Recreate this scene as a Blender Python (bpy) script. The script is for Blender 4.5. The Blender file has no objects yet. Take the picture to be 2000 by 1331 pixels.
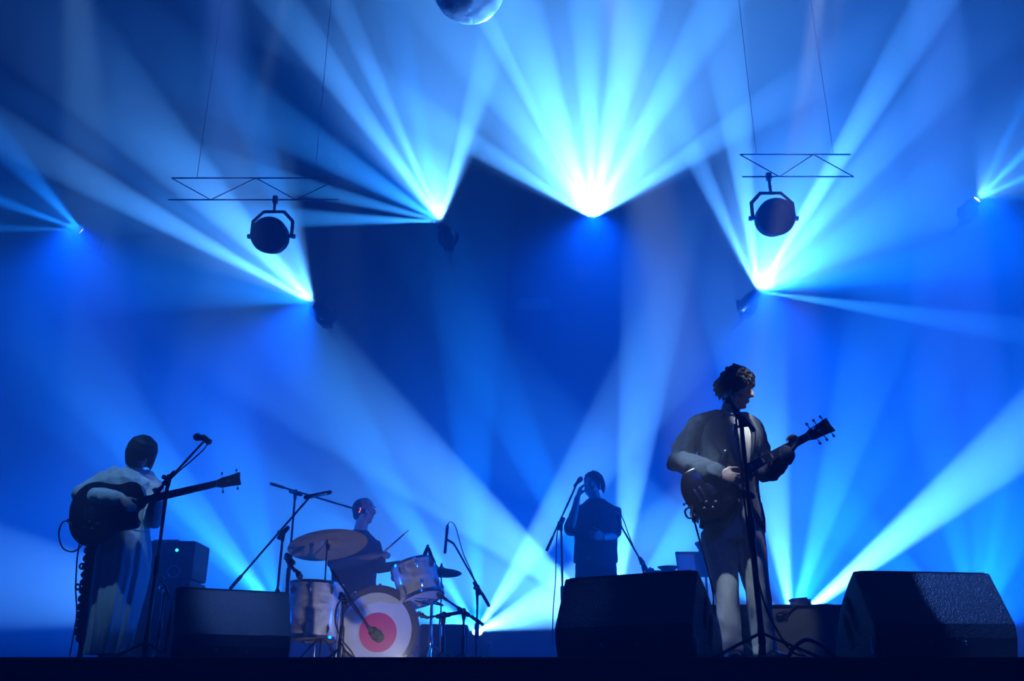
import bpy, bmesh, math, random
from mathutils import Vector, Matrix, Quaternion, noise
random.seed(7)
SC = bpy.context.scene
COL = SC.collection
V = Vector
R = math.radians
# ------------------------------------------------------------------ camera
F_PX, PITCH, CAM_Z = 1790.0, R(21.4), -0.18
cam_d = bpy.data.cameras.new('camera')
cam = bpy.data.objects.new('camera', cam_d); COL.objects.link(cam)
cam.location = (0, 0, CAM_Z); cam.rotation_euler = (math.pi/2 + PITCH, 0, 0)
cam_d.sensor_fit = 'HORIZONTAL'; cam_d.sensor_width = 36.0
cam_d.lens = 36.0 * F_PX / 2000.0
cam_d.clip_end = 200
SC.camera = cam
def P(px, py, Y):
    """point of the place at distance Y up-stage that is seen at photo position px, py"""
    a, b = (px - 1000.0) / F_PX, (665.5 - py) / F_PX
    d = V((a, math.cos(PITCH) - b * math.sin(PITCH), math.sin(PITCH) + b * math.cos(PITCH)))
    return V((0, 0, CAM_Z)) + d * (Y / d.y)
# ------------------------------------------------------------------ view, world haze
SC.view_settings.view_transform = 'Standard'
try: SC.view_settings.look = 'None'
except Exception: pass
SC.view_settings.gamma = 1.0
SC.view_settings.exposure = 0.0
SC.view_settings.use_curve_mapping = False
SC.cycles.use_denoising = True
SC.cycles.volume_bounces = 0
SC.cycles.max_bounces = 4
SC.cycles.sample_clamp_indirect = 4.0
w = bpy.data.worlds.new('haze_world'); SC.world = w; w.use_nodes = True
nt = w.node_tree; nt.nodes.clear()
wo = nt.nodes.new('ShaderNodeOutputWorld')
bgn = nt.nodes.new('ShaderNodeBackground'); bgn.inputs[0].default_value = (0, 0, 0, 1); bgn.inputs[1].default_value = 0
vs = nt.nodes.new('ShaderNodeVolumeScatter')
vs.inputs['Color'].default_value = (1, 1, 1, 1); vs.inputs['Density'].default_value = 0.16
vs.inputs['Anisotropy'].default_value = 0.0
nt.links.new(bgn.outputs[0], wo.inputs['Surface']); ABS = (0.02, 0.008, 0.0)                      # the smoke swallows a little red and green
va = nt.nodes.new('ShaderNodeVolumeAbsorption'); va.inputs['Density'].default_value = 0.1
va.inputs['Color'].default_value = (1 - ABS[0]/.1, 1 - ABS[1]/.1, 1 - ABS[2]/.1, 1)
ad = nt.nodes.new('ShaderNodeAddShader'); nt.links.new(vs.outputs[0], ad.inputs[0]); nt.links.new(va.outputs[0], ad.inputs[1])
nt.links.new(ad.outputs[0], wo.inputs['Volume'])
# ------------------------------------------------------------------ stage lights
CW = (0.095, 0.35, 0.85); CY = (0.03, 0.28, 0.85); CD = (0.007, 0.21, 0.85); DB = (0.0, 0.12, 1.0); MB_ = (0.004, 0.20, 1.0); CF = (0.13, 0.42, 1.0); BL = (0.0, 0.09, 1.0); WH = (0.70, 0.86, 1.0)
def spot(name, loc, target, deg, watt, color, blend=0.6, soft=0.03, parent=None):
    d = bpy.data.lights.new(name, 'SPOT'); d.energy = watt; d.color = color
    d.spot_size = R(deg); d.spot_blend = blend; d.shadow_soft_size = soft
    o = bpy.data.objects.new(name, d); COL.objects.link(o)
    o.location = loc; o.rotation_euler = (V(target) - V(loc)).to_track_quat('-Z', 'Y').to_euler()
    return o
YB, YF = 12.0, 11.0     # distance of the hung rear heads, of the heads on the floor
FANS = [
 # where the head is seen, distance, fill cones (aim, angle, strength, colour), beams (aim, full angle, strength)
 ((615, 594), YB, [((390,420),80,.15,'M'), ((440,390),52,1.2,'C')], [((562,440),7,.9), ((330,300),11,2.6), ((375,424),3,.6), ((335,440),5,3.2), ((300,545),18,.6)]),
 ((863, 436), YB, [((760,250),88,.3,'M'), ((815,200),56,2.2,'C')], [((900,300),7,2.6), ((818,230),5,1.0), ((750,190),4,2.2), ((705,220),6,2.8), ((640,300),10,1.2), ((650,380),6,1.1), ((640,428),6,1.6)]),
 ((1157,430), YB, [((1160,200),116,2.4,'E')], [((960,305),7,2.4), ((965,170),8,2.4), ((1080,220),10,5.2), ((1150,200),6,3.6), ((1205,200),8,5.2), ((1290,200),7,3.8), ((1380,285),7,2.4)]),
 ((1478,572), YB, [((1640,400),104,.8,'M'), ((1590,350),80,1.8,'C')], [((1396,390),6,2.1), ((1447,320),7,3.6), ((1515,480),7,.9), ((1625,330),5,7.0), ((1670,350),7,2.4), ((1720,440),13,1.5), ((1790,520),9,1.0), ((1800,618),5,1.3)]),
 ((160, 452), YB, [((40,360),50,.1,'M')], [((20,300),9,.7), ((20,400),5,.7), ((0,446),4,.4)]),
 ((1908,390), YB, [((1985,310),56,.5,'C')], [((1985,230),4,.7), ((1990,310),5,1.5), ((1992,352),5,1.3), ((2000,386),3,.4)]),
 ((560,1215), YF, [((280,1010),100,.3,'D')], [((400,1020),9,1.2), ((230,885),9,.9), ((60,1140),14,2.4), ((480,960),12,.4)]),
 ((932,1236), YF, [((935,1120),130,.15,'D')], [((1040,1075),12,2.0), ((800,1020),9,1.2), ((925,950),10,.9), ((1060,1190),26,2.6), ((830,1190),26,1.8)]),
 ((1200,1228), YF, [((1120,1060),120,.08,'D')], [((775,875),13,3.2), ((1040,900),9,.8), ((1245,850),9,2.4), ((1345,1030),12,1.3), ((1080,1180),22,2.2)]),
 ((1545,1222), YF, [((1620,1060),120,.45,'D')], [((1870,955),8,8.5), ((1505,950),12,2.2), ((1640,900),9,1.6), ((1720,880),10,.8), ((1450,1150),18,1.2)]),
 ((1905,1245), YF, [((1960,1040),120,.35,'D')], [((1945,800),12,1.0), ((1990,1000),14,1.0), ((1860,1000),10,.8), ((1780,1130),16,.9)]),
]
KB, KF = 42000.0, 12500.0
def far(p, q): return math.hypot(p[0] - q[0], p[1] - q[1]) / 140.0
def build_fans():
    for (sp, Y, fills, beams) in FANS:
        a = P(*sp, Y); a = a + (P(*fills[0][0], Y - .6) - a).normalized()*.022
        for (q, ang, b, c) in fills:
            spot('fan_fill', a, P(*q, Y + {'C': .40, 'E': -.08}.get(c, -.25) * far(sp, q)), ang, b * KF, {'D': DB, 'M': MB_, 'C': CF, 'E': CF}[c], .35)
        for (q, ang, b) in beams:
            spot('beam', a, P(*q, Y + (.30 if Y == YF else .20) * far(sp, q)), ang * 1.35, b * KB * 10 / ang, CW if b >= 2 else (CY if b > 1.05 else CD), .32)
build_fans()
# unseen blue side lamps, added to brighten the haze across mid-stage
spot('added_side_wash', (9.0, 7.5, .75), (0, 7.5, 1.1), 21, 52000, DB, 1.0, .08)
spot('added_side_wash', (-9.0, 7.7, .75), (0, 7.7, 1.1), 20, 30000, DB, 1.0, .08)
# blue spots added at the rear heads, standing in for the bloom below them
def wash(sp, Y, aim, ang, b, slope): a = P(*sp, Y) + V((0, -.30, -.03)); spot('added_glow_wash', a, P(*aim, Y - slope), ang, b * KF, BL, .9, .05)
wash((1157, 430), YB, (1150, 800), 120, .24, .6)
wash((1478, 572), YB, (1560, 900), 100, .35, .6)
wash((615, 594), YB, (430, 900), 90, .35, .6)
wash((160, 452), YB, (150, 800), 110, .35, .6)
wash((1908, 390), YB, (1850, 800), 110, .35, .6)
spot('beam', P(1135, 395, YB - .12), P(916, -26, 9.9), 6, 240000, CW, .5)
# cool front light from the front truss, falling steeply on the players
spot('front_light', (.2, 3.1, 4.9), P(1408, 1135, 5.3), 6.0, 5200, WH, .5, .04)
spot('front_light', (.4, 4.2, 5.2), P(1345, 895, 5.2), 4.2, 1700, (.42, .70, 1.0), .5, .04)
spot('front_light', (2.2, 4.0, 5.4), P(1452, 858, 5.25), 2.2, 9500, (.95, .97, .95), .3, .04)
spot('front_light', (1.9, 3.2, 4.6), P(1485, 1060, 5.3), 3.2, 1800, (.9, .9, 1.0), .6, .04)
spot('front_light', (1.7, 3.4, 4.6), P(1535, 1225, 6.3), 5.0, 2600, (.72, .80, 1.0), .6, .04)
spot('front_light', (-3.0, 4.3, 5.6), P(222, 1090, 6.35), 8, 4000, (.22, .54, 1.0), .5, .04)
spot('front_light', (-1.4, 5.0, 5.6), P(304, 970, 6.3), 4.0, 2200, (.38, .68, 1.0), .4, .04)
spot('front_light', (-1.3, 5.2, 5.4), P(690, 1208, 7.15), 7, 900, (.25, .55, 1.0), .5, .04)
spot('front_light', (2.1, 3.0, 5.6), P(1900, 1175, 4.8), 6.0, 17000, (.09, .26, 1.0), .2, .02)
spot('front_light', (-1.8, 3.6, 5.6), P(480, 1165, 5.6), 7, 8500, (.13, .30, 1.0), .9, .05)
spot('front_light', (.4, 3.0, 5.2), P(1140, 1140, 4.9), 4, 1400, (.10, .26, 1.0), .9, .05)
spot('added_front_wash', (0, -3.0, 7.0), (0, 6.0, 1.0), 60, 4000, BL, 1.0, .2)  # unseen blue fill, added to lift the dark foreground
# ------------------------------------------------------------------ mesh helpers
def frame(d, up=V((0, 0, 1))):
    d = V(d).normalized()
    if abs(d.dot(up)) > .98: up = V((1, 0, 0)) if abs(d.x) < .9 else V((0, 1, 0))
    s = up.cross(d).normalized(); u = d.cross(s).normalized()
    return d, s, u
class MB:
    def __init__(self): self.v = []; self.f = []
    def add(self, vs, fs):
        n = len(self.v); self.v += [V(a) for a in vs]; self.f += [tuple(i + n for i in q) for q in fs]; return self
    def ring_loft(self, rings, cap=True, close=True):
        n = len(rings[0]); vs = [p for r in rings for p in r]; fs = []
        for i in range(len(rings) - 1):
            for k in range(n if close else n - 1):
                k2 = (k + 1) % n
                fs.append((i*n+k, i*n+k2, (i+1)*n+k2, (i+1)*n+k))
        if cap:
            fs.append(tuple(range(n))[::-1]); fs.append(tuple((len(rings)-1)*n + k for k in range(n)))
        return self.add(vs, fs)
    def tube(self, pts, rad, n=10, side=None, rnd=True):
        """swept tube; rad: number, list of numbers or list of (r_side, r_up)"""
        pts = [V(p) for p in pts]; m = len(pts)
        if not isinstance(rad, (list, tuple)): rad = [rad] * m
        rad = [(r, r) if not isinstance(r, (list, tuple)) else r for r in rad]
        T = [(pts[min(i+1, m-1)] - pts[max(i-1, 0)]).normalized() for i in range(m)]
        s = V(side) if side else frame(T[0])[1]
        rings = []
        def ring(c, s_, u_, a, b): return [c + s_*(a*math.cos(2*math.pi*k/n)) + u_*(b*math.sin(2*math.pi*k/n)) for k in range(n)]
        for i in range(m):
            s = (s - T[i]*s.dot(T[i]))
            s = s.normalized() if s.length > 1e-6 else frame(T[i])[1]
            u = T[i].cross(s)
            a, b = rad[i]; r = min(a, b)
            if rnd and i == 0:
                for q in (.95, .6): rings.append(ring(pts[i] - T[i]*r*q*.8, s, u, a*math.sqrt(1-q*q), b*math.sqrt(1-q*q)))
            rings.append(ring(pts[i], s, u, a, b))
            if rnd and i == m-1:
                for q in (.6, .95): rings.append(ring(pts[i] + T[i]*r*q*.8, s, u, a*math.sqrt(1-q*q), b*math.sqrt(1-q*q)))
        return self.ring_loft(rings)
    def rod(self, a, b, r, n=10, r2=None): return self.tube([a, b], [r, r if r2 is None else r2], n, rnd=False)
    def lathe(self, c, axis, prof, n=24, cap=True):
        """prof: list of (distance along axis, radius)"""
        d, s, u = frame(axis); c = V(c)
        return self.ring_loft([[c + d*h + (s*math.cos(2*math.pi*k/n) + u*math.sin(2*math.pi*k/n))*max(r, 1e-4) for k in range(n)] for h, r in prof], cap)
    def torus(self, c, axis, R_, r, n=32, m=8):
        d, s, u = frame(axis); c = V(c); vs = []; fs = []
        for i in range(n):
            a = 2*math.pi*i/n; e = s*math.cos(a) + u*math.sin(a)
            for k in range(m):
                b = 2*math.pi*k/m; vs.append(c + e*(R_ + r*math.cos(b)) + d*(r*math.sin(b)))
        for i in range(n):
            for k in range(m):
                fs.append((i*m+k, ((i+1) % n)*m+k, ((i+1) % n)*m+(k+1) % m, i*m+(k+1) % m))
        return self.add(vs, fs)
    def ell(self, c, r, rot=None, n=14, m=9):
        c = V(c); rings = []
        q = rot or Matrix.Identity(3)
        for i in range(1, m):
            t = math.pi*i/m
            rings.append([c + q @ V((r[0]*math.sin(t)*math.cos(2*math.pi*k/n), r[1]*math.sin(t)*math.sin(2*math.pi*k/n), -r[2]*math.cos(t))) for k in range(n)])
        nv = len(rings)*n
        vs = [p for g in rings for p in g] + [c - q @ V((0, 0, r[2])), c + q @ V((0, 0, r[2]))]; fs = []
        for i in range(len(rings)-1):
            for k in range(n): fs.append((i*n+k, i*n+(k+1) % n, (i+1)*n+(k+1) % n, (i+1)*n+k))
        for k in range(n):
            fs.append((nv, (k+1) % n, k)); b = (len(rings)-1)*n; fs.append((nv+1, b+k, b+(k+1) % n))
        return self.add(vs, fs)
    def box(self, c, size, rot=None, bev=0.0):
        """bevelled box"""
        c = V(c); q = rot or Matrix.Identity(3); hx, hy, hz = [s*.5 for s in size]
        if bev <= 0:
            vs = [c + q @ V((x*hx, y*hy, z*hz)) for z in (-1, 1) for y in (-1, 1) for x in (-1, 1)]
            return self.add(vs, [(0,2,3,1), (4,5,7,6), (0,1,5,4), (2,6,7,3), (0,4,6,2), (1,3,7,5)])
        bm = bmesh.new(); bmesh.ops.create_cube(bm, size=1.0)
        bmesh.ops.scale(bm, vec=V(size), verts=bm.verts)
        bmesh.ops.bevel(bm, geom=list(bm.edges), offset=bev, segments=2, profile=.6, affect='EDGES')
        bm.verts.index_update()
        self.add([c + q @ v.co for v in bm.verts], [tuple(v.index for v in f.verts) for f in bm.faces]); bm.free()
        return self
    def prism(self, outline, t, M, bev=0.0, grow=None):
        """outline in local xy, extruded to thickness t along local z (centred), set in place by matrix M"""
        n = len(outline)
        def inset(o, e):
            res = []
            for i in range(n):
                a, b, c = V(o[i-1]), V(o[i]), V(o[(i+1) % n])
                t1 = (b-a); t2 = (c-b)
                nn = (V((t1.y, -t1.x)).normalized() + V((t2.y, -t2.x)).normalized())
                nn = nn.normalized() if nn.length > 1e-6 else V((0, 0))
                res.append(b - nn*e)
            return res
        h = t*.5
        area = sum(outline[i-1][0]*outline[i][1] - outline[i][0]*outline[i-1][1] for i in range(n))
        o = [V(p) for p in (outline if area > 0 else outline[::-1])]
        lv = [(-h, o)] if bev <= 0 else [(-h, inset(o, bev)), (-h+bev*.35, inset(o, bev*.3)), (-h+bev, o)]
        lv += [(h, o)] if bev <= 0 else [(h-bev, o), (h-bev*.35, inset(o, bev*.3)), (h, inset(o, bev))]
        return self.ring_loft([[M @ V((p.x, p.y, z)) for p in oo] for z, oo in lv])
    def mesh(self, name):
        me = bpy.data.meshes.new(name); me.from_pydata([tuple(v) for v in self.v], [], self.f)
        bm = bmesh.new(); bm.from_mesh(me); bmesh.ops.recalc_face_normals(bm, faces=bm.faces); bm.to_mesh(me); bm.free()
        me.update(); return me
    def build(self, name, mat, parent=None, smooth=40):
        return link(name, self.mesh(name), mat, parent, smooth)
def link(name, me, mat, parent=None, smooth=40):
    if mat: me.materials.clear(); me.materials.append(mat)
    o = bpy.data.objects.new(name, me); COL.objects.link(o)
    if smooth:
        me.polygons.foreach_set('use_smooth', [True]*len(me.polygons))
        me.set_sharp_from_angle(angle=R(smooth))
    if parent:
        o.parent = parent; o.matrix_parent_inverse = Matrix.Translation(parent.location).inverted()
    return o
def tag(o, label, cat, group=None, kind=None):
    if label: o['label'] = label
    if cat: o['category'] = cat
    if group: o['group'] = group
    if kind: o['kind'] = kind
    return o
def thing(name, label, cat, loc, group=None):
    o = bpy.data.objects.new(name, None); COL.objects.link(o); o.location = V(loc); o.empty_display_size = .1
    return tag(o, label, cat, group)
def struct(name, o): o.name = name; o['kind'] = 'structure'; return o
def fuse(mb, voxel, smooth=6, disp=None):
    """join overlapping shapes into one continuous skin"""
    me = mb.mesh('tmp'); o = bpy.data.objects.new('tmp', me); COL.objects.link(o)
    m = o.modifiers.new('r', 'REMESH'); m.mode = 'VOXEL'; m.voxel_size = voxel
    if smooth:
        s = o.modifiers.new('s', 'SMOOTH'); s.factor = .5; s.iterations = smooth
    bpy.context.view_layer.update()
    ev = o.evaluated_get(bpy.context.evaluated_depsgraph_get())
    res = bpy.data.meshes.new_from_object(ev)
    bpy.data.objects.remove(o); bpy.data.meshes.remove(me)
    if disp:
        amp, fr = disp
        n = [v.normal.copy() for v in res.vertices]
        for v, nn in zip(res.vertices, n):
            v.co = v.co + nn*(amp*disp_fn(v.co, fr))
    return res
def disp_fn(co, fr):
    p = V((co.x*fr, co.y*fr, co.z*fr*.55))
    return 1.0 - 2.0*abs(noise.noise(p)) - .5*abs(noise.noise(p*2.1))
def spline(pts, n=8, closed=False):
    pts = [V(p) for p in pts]; m = len(pts); out = []
    for i in range(m if closed else m-1):
        if closed: a, b, c, d = pts[i-1], pts[i], pts[(i+1) % m], pts[(i+2) % m]
        else: a, b, c, d = pts[max(i-1, 0)], pts[i], pts[i+1], pts[min(i+2, m-1)]
        for k in range(n):
            t = k/n
            out.append(.5*((2*b) + (c-a)*t + (2*a-5*b+4*c-d)*t*t + (3*b-a-3*c+d)*t**3))
    if not closed: out.append(pts[-1])
    return out
def cable(name, pts, r, mat, label, cat='cable', n=8):
    o = MB().tube(spline(pts, n), r, 7).build(name, mat); return tag(o, label, cat)
# ------------------------------------------------------------------ materials
def mat(name, col, rough=.5, metal=0.0, spec=.5, noise_amt=0.0, scale=20.0, bump=0.0, col2=None, coat=0.0, sheen=0.0, emit=None, trans=0.0, stretch=(1, 1, 1)):
    m = bpy.data.materials.new(name); m.use_nodes = True; t = m.node_tree; b = t.nodes['Principled BSDF']
    b.inputs['Base Color'].default_value = (*col, 1); b.inputs['Roughness'].default_value = rough
    b.inputs['Metallic'].default_value = metal; b.inputs['Specular IOR Level'].default_value = spec
    b.inputs['Coat Weight'].default_value = coat; b.inputs['Sheen Weight'].default_value = sheen
    b.inputs['Transmission Weight'].default_value = trans
    if emit:
        b.inputs['Emission Color'].default_value = (*emit[0], 1); b.inputs['Emission Strength'].default_value = emit[1]
    tc = t.nodes.new('ShaderNodeTexCoord'); mp = t.nodes.new('ShaderNodeMapping'); mp.inputs['Scale'].default_value = stretch
    nz = t.nodes.new('ShaderNodeTexNoise'); nz.inputs['Scale'].default_value = scale; nz.inputs['Detail'].default_value = 4
    t.links.new(tc.outputs['Object'], mp.inputs['Vector']); t.links.new(mp.outputs[0], nz.inputs['Vector'])
    c2 = col2 or tuple(c*(1-noise_amt) for c in col)
    rp = t.nodes.new('ShaderNodeValToRGB')
    rp.color_ramp.elements[0].position = .35; rp.color_ramp.elements[1].position = .65
    rp.color_ramp.elements[0].color = (*c2, 1); rp.color_ramp.elements[1].color = (*col, 1)
    t.links.new(nz.outputs['Fac'], rp.inputs['Fac']); t.links.new(rp.outputs[0], b.inputs['Base Color'])
    if bump:
        bp = t.nodes.new('ShaderNodeBump'); bp.inputs['Strength'].default_value = bump; bp.inputs['Distance'].default_value = .008
        t.links.new(nz.outputs['Fac'], bp.inputs['Height']); t.links.new(bp.outputs[0], b.inputs['Normal'])
    return m
M = {
 'deck': mat('stage_deck_black', (.012, .012, .014), .55, noise_amt=.4, scale=8),
 'front': mat('stage_front_black', (.002, .002, .0025), .9, spec=.1, noise_amt=.3, scale=5),
 'wall': mat('black_drape', (.008, .009, .012), .95, noise_amt=.3, scale=3),
 'panel': mat('grey_panel', (.20, .21, .23), .7, noise_amt=.1),
 'wedge': mat('speaker_paint', (.030, .031, .034), .38, noise_amt=.8, scale=95, bump=.7),
 'grille': mat('speaker_grille', (.02, .021, .024), .5, metal=.3, noise_amt=.5, scale=240, bump=.9),
 'hole': mat('dark_recess', (.004, .004, .005), .9),
 'black': mat('black_plastic', (.015, .015, .017), .4, noise_amt=.2),
 'steel': mat('black_steel_tube', (.03, .03, .033), .25, metal=.6, noise_amt=.2),
 'chrome': mat('chrome', (.75, .76, .78), .14, metal=1.0, noise_amt=.05),
 'alu': mat('aluminium_tube', (.5, .51, .53), .35, metal=1.0, noise_amt=.1),
 'gloss': mat('gloss_black_lacquer', (.012, .010, .012), .12, coat=.6, noise_amt=.2),
 'cherry': mat('dark_cherry_lacquer', (.007, .005, .009), .18, coat=.4, noise_amt=.3, scale=6, stretch=(1, 1, 6)),
 'rose': mat('rosewood', (.035, .022, .018), .5, noise_amt=.4, scale=30, stretch=(1, 6, 6)),
 'maple': mat('dark_neck_wood', (.05, .03, .022), .35, noise_amt=.3, scale=18, stretch=(1, 5, 5)),
 'ivory': mat('ivory_plastic', (.75, .72, .65), .35, noise_amt=.05),
 'skin': mat('skin', (.55, .36, .29), .55, noise_amt=.12, scale=14),
 'hair': mat('black_hair', (.008, .007, .008), .6, spec=.2, noise_amt=.4, scale=70, bump=.7, stretch=(1, 1, .15)),
 'jacket': mat('grey_suit_cloth', (.095, .115, .145), .85, noise_amt=.2, scale=90, sheen=.2),
 'shirt': mat('cream_shirt_cloth', (.78, .75, .68), .8, noise_amt=.08, scale=40),
 'trouser': mat('pale_grey_trouser_cloth', (.50, .49, .48), .85, noise_amt=.12, scale=60, sheen=.2),
 'knit': mat('pale_grey_knit', (.44, .48, .48), .9, noise_amt=.15, scale=80, sheen=.3, bump=.3),
 'silk': mat('pale_satin_skirt', (.40, .46, .46), .42, noise_amt=.15, scale=10, stretch=(3, 3, .3)),
 'tee': mat('dark_tshirt_cloth', (.02, .022, .03), .9, noise_amt=.2, scale=60),
 'dark_trouser': mat('dark_trouser_cloth', (.02, .022, .028), .9, noise_amt=.2, scale=60),
 'shoe': mat('shoe_leather', (.04, .035, .03), .35, noise_amt=.2),
 'pale_shoe': mat('pale_shoe_leather', (.55, .55, .52), .4, noise_amt=.1),
 'pearl': mat('white_marine_pearl', (.80, .78, .66), .2, coat=.5, col2=(.45, .44, .36), scale=9, stretch=(1, 1, 3.5)),
 'drumhead': mat('coated_drum_head', (.80, .80, .80), .7, noise_amt=.06, scale=12),
 'ringhead': mat('grey_damping_ring', (.06, .07, .11), .7, noise_amt=.1, scale=12),
 'pink': mat('hot_pink_disc', (.95, .002, .17), .45, noise_amt=.15, scale=9),
 'wood': mat('drum_hoop_wood', (.16, .085, .045), .3, noise_amt=.3, scale=25),
 'bronze': mat('cymbal_bronze', (.62, .50, .34), .40, metal=.35, noise_amt=.25, scale=5),
 'stick': mat('hickory_stick', (.75, .58, .36), .5, noise_amt=.1, scale=30),
 'foam': mat('black_foam', (.012, .012, .014), .9, noise_amt=.3, scale=150, bump=.5),
 'mesh': mat('steel_mic_mesh', (.30, .31, .33), .35, metal=.9, noise_amt=.5, scale=400, bump=.8),
 'rubber': mat('black_cable_rubber', (.012, .012, .014), .55, noise_amt=.2),
 'carpet': mat('grey_carpet_cover', (.10, .095, .095), .95, noise_amt=.3, scale=120, bump=.4),
 'towel': mat('white_towel', (.75, .76, .78), .95, noise_amt=.1, scale=60, bump=.6),
 'paper': mat('white_paper', (.8, .8, .8), .8, noise_amt=.04),
 'tape': mat('white_tape', (.75, .75, .72), .7, noise_amt=.08),
 'tolex': mat('amp_tolex', (.018, .018, .02), .6, noise_amt=.4, scale=120, bump=.4),
 'lens': mat('lit_lens', (1, 1, 1), .2, emit=((.75, .95, 1.0), 60.0)),
 'fill_lens': mat('added_fill_lens', (1, 1, 1), .3, emit=((1.0, .92, .85), 3.0)),
 'led_green': mat('green_led', (.1, .9, .6), .3, emit=((.05, 1.0, .65), 6.0)),
 'glow_red': mat('glowing_red', (.9, .2, .1), .3, emit=((1.0, .12, .08), 5.0)),
}
def moon_mat():
    m = mat('moon_print', (.70, .72, .75), .8, noise_amt=.75, scale=7, bump=1.0); return m
M['moon'] = moon_mat()
# ------------------------------------------------------------------ the setting
YE, YW = 4.5, 13.6
struct('floor', MB().box((0, (YE+YW)/2, -.06), (30, YW-YE, .12)).build('floor', M['deck'], None, 0))
struct('wall_front', MB().box((0, YE+.05, -.78), (30, .06, 1.32)).build('wall_front', M['front'], None, 0))
struct('trim_1', MB().box((0, YE-.004, -.02), (30, .03, .045), bev=.006).build('trim_1', M['front'], None))
struct('floor_hall', MB().box((0, -1, -1.5), (30, 12, .12)).build('floor_hall', M['front'], None, 0))
wb = MB()                                        # folded drape along the rear of the stage
n = 240; rows = []
for i in range(n+1):
    x = -15 + 30*i/n; rows.append((x, YW + .06*math.sin(x*7.3) + .03*math.sin(x*17+1)))
wb.add([(x, y, z) for z in (0.0, 15.0) for x, y in rows], [(i, i+1, n+2+i, n+1+i) for i in range(n)])
struct('wall_back', wb.build('wall_back', M['wall'], None, 60))
struct('wall_left', MB().box((-15, 5, 6.8), (.2, 20, 16.6)).build('wall_left', M['wall'], None, 0))
struct('wall_right', MB().box((15, 5, 6.8), (.2, 20, 16.6)).build('wall_right', M['wall'], None, 0))
struct('ceiling', MB().box((0, 5, 15.1), (30, 20, .2)).build('ceiling', M['wall'], None, 0))
a, b = P(1010, 582, YW-.2), P(1074, 608, YW-.2)
sg = thing('wall_panel', 'faint pale rectangular panel high on the dark rear drape', 'panel', ((a+b)/2).to_tuple())
MB().box((a+b)/2, (abs(b.x-a.x), .05, abs(a.z-b.z)), bev=.008).build('board', M['panel'], sg)
fr = MB()
for zz in (a.z, b.z): fr.box(((a.x+b.x)/2, a.y-.03, zz), (abs(b.x-a.x)+.03, .03, .02))
fr.build('frame', M['black'], sg)
MB().rod((a.x+.05, a.y+.02, a.z), (a.x+.05, a.y+.16, a.z), .012).rod((b.x-.05, a.y+.02, a.z), (b.x-.05, a.y+.16, a.z), .012).build('bracket', M['black'], sg)
# ------------------------------------------------------------------ beam heads
def moving_head(lens, aim, label, mount, group):
    d = (V(aim) - V(lens)).normalized(); back = lens - d*.36
    piv = lens - d*.20
    base = V((piv.x, piv.y, 0)) if mount == 'floor' else V((piv.x, YW-.12, piv.z))
    root = thing('moving_head_light', label, 'stage light', base, group)
    _, s, u = frame(d)
    h = MB().lathe(back, d, [(0, .05), (.03, .085), (.12, .10), (.24, .105), (.30, .085), (.345, .07)], 20)
    h.build('head', M['black'], root)
    MB().lathe(lens - d*.015, d, [(0, .072), (.012, .072)], 20).torus(lens - d*.002, d, .066, .010, 20, 6).build('bezel', M['black'], root)
    MB().lathe(lens - d*.003, d, [(0, .056), (.008, .05), (.012, .03)], 20).build('lens', M['lens'], root)
    if mount == 'floor':
        MB().box((piv.x, piv.y, .06), (.34, .34, .12), bev=.02).build('base', M['black'], root)
        for sx in (-1, 1):
            MB().tube([(piv.x+sx*.10, piv.y, .11), (piv.x+sx*.14, piv.y, .2), V((piv.x+sx*.13, piv.y, piv.z+.03))], [(.02, .045)]*3, 8).build('yoke_arm', M['black'], root)
        MB().rod((piv.x-.14, piv.y, piv.z), (piv.x+.14, piv.y, piv.z), .02).build('pivot', M['steel'], root)
    else:
        MB().box((piv.x, YW-.11, piv.z), (.3, .05, .3), bev=.01).build('wall_plate', M['black'], root)
        MB().rod((piv.x, YW-.12, piv.z), (piv.x, piv.y+.18, piv.z-.13), .022).build('bracket_arm', M['steel'], root)
        MB().box((piv.x, piv.y+.13, piv.z-.13), (.15, .16, .07), bev=.015).build('base', M['black'], root)
        for sx in (-1, 1):
            MB().tube([(piv.x+sx*.06, piv.y+.10, piv.z-.13), (piv.x+sx*.12, piv.y+.03, piv.z-.09), (piv.x+sx*.13, piv.y, piv.z+.03)], [(.02, .045)]*3, 8).build('yoke_arm', M['black'], root)
        MB().rod((piv.x-.14, piv.y, piv.z), (piv.x+.14, piv.y, piv.z), .02).build('pivot', M['steel'], root)
    return root
NAMES = ['white-hot beam light above and left of the drum kit, its rays fanning up left', 'white-hot beam light left of the topmost middle one, rays fanning up left',
 'brightest beam light, high in the middle, rays fanning straight up', 'white-hot beam light above the singer, rays fanning up right',
 'small beam light near the left edge, rays going left', 'beam light at the far right edge, rays going right',
 'floor beam light hidden behind the floor tom, rays to the left', 'floor beam light between the drum kit and the middle monitor, glowing white',
 'floor beam light behind the middle stage monitor, rays crossing upward', 'floor beam light behind the grey riser, throwing a strong ray up right',
 'floor beam light behind the rightmost stage monitor']
for (sp, Y, fills, beams), nm in zip(FANS, NAMES):
    fl = Y == YF
    lens = P(*sp, Y); q = fills[0][0]
    moving_head(lens, P(*q, Y-.6), nm, 'floor' if fl else 'wall', 'beam lights on the floor' if fl else 'beam lights hung at the rear')
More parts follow.
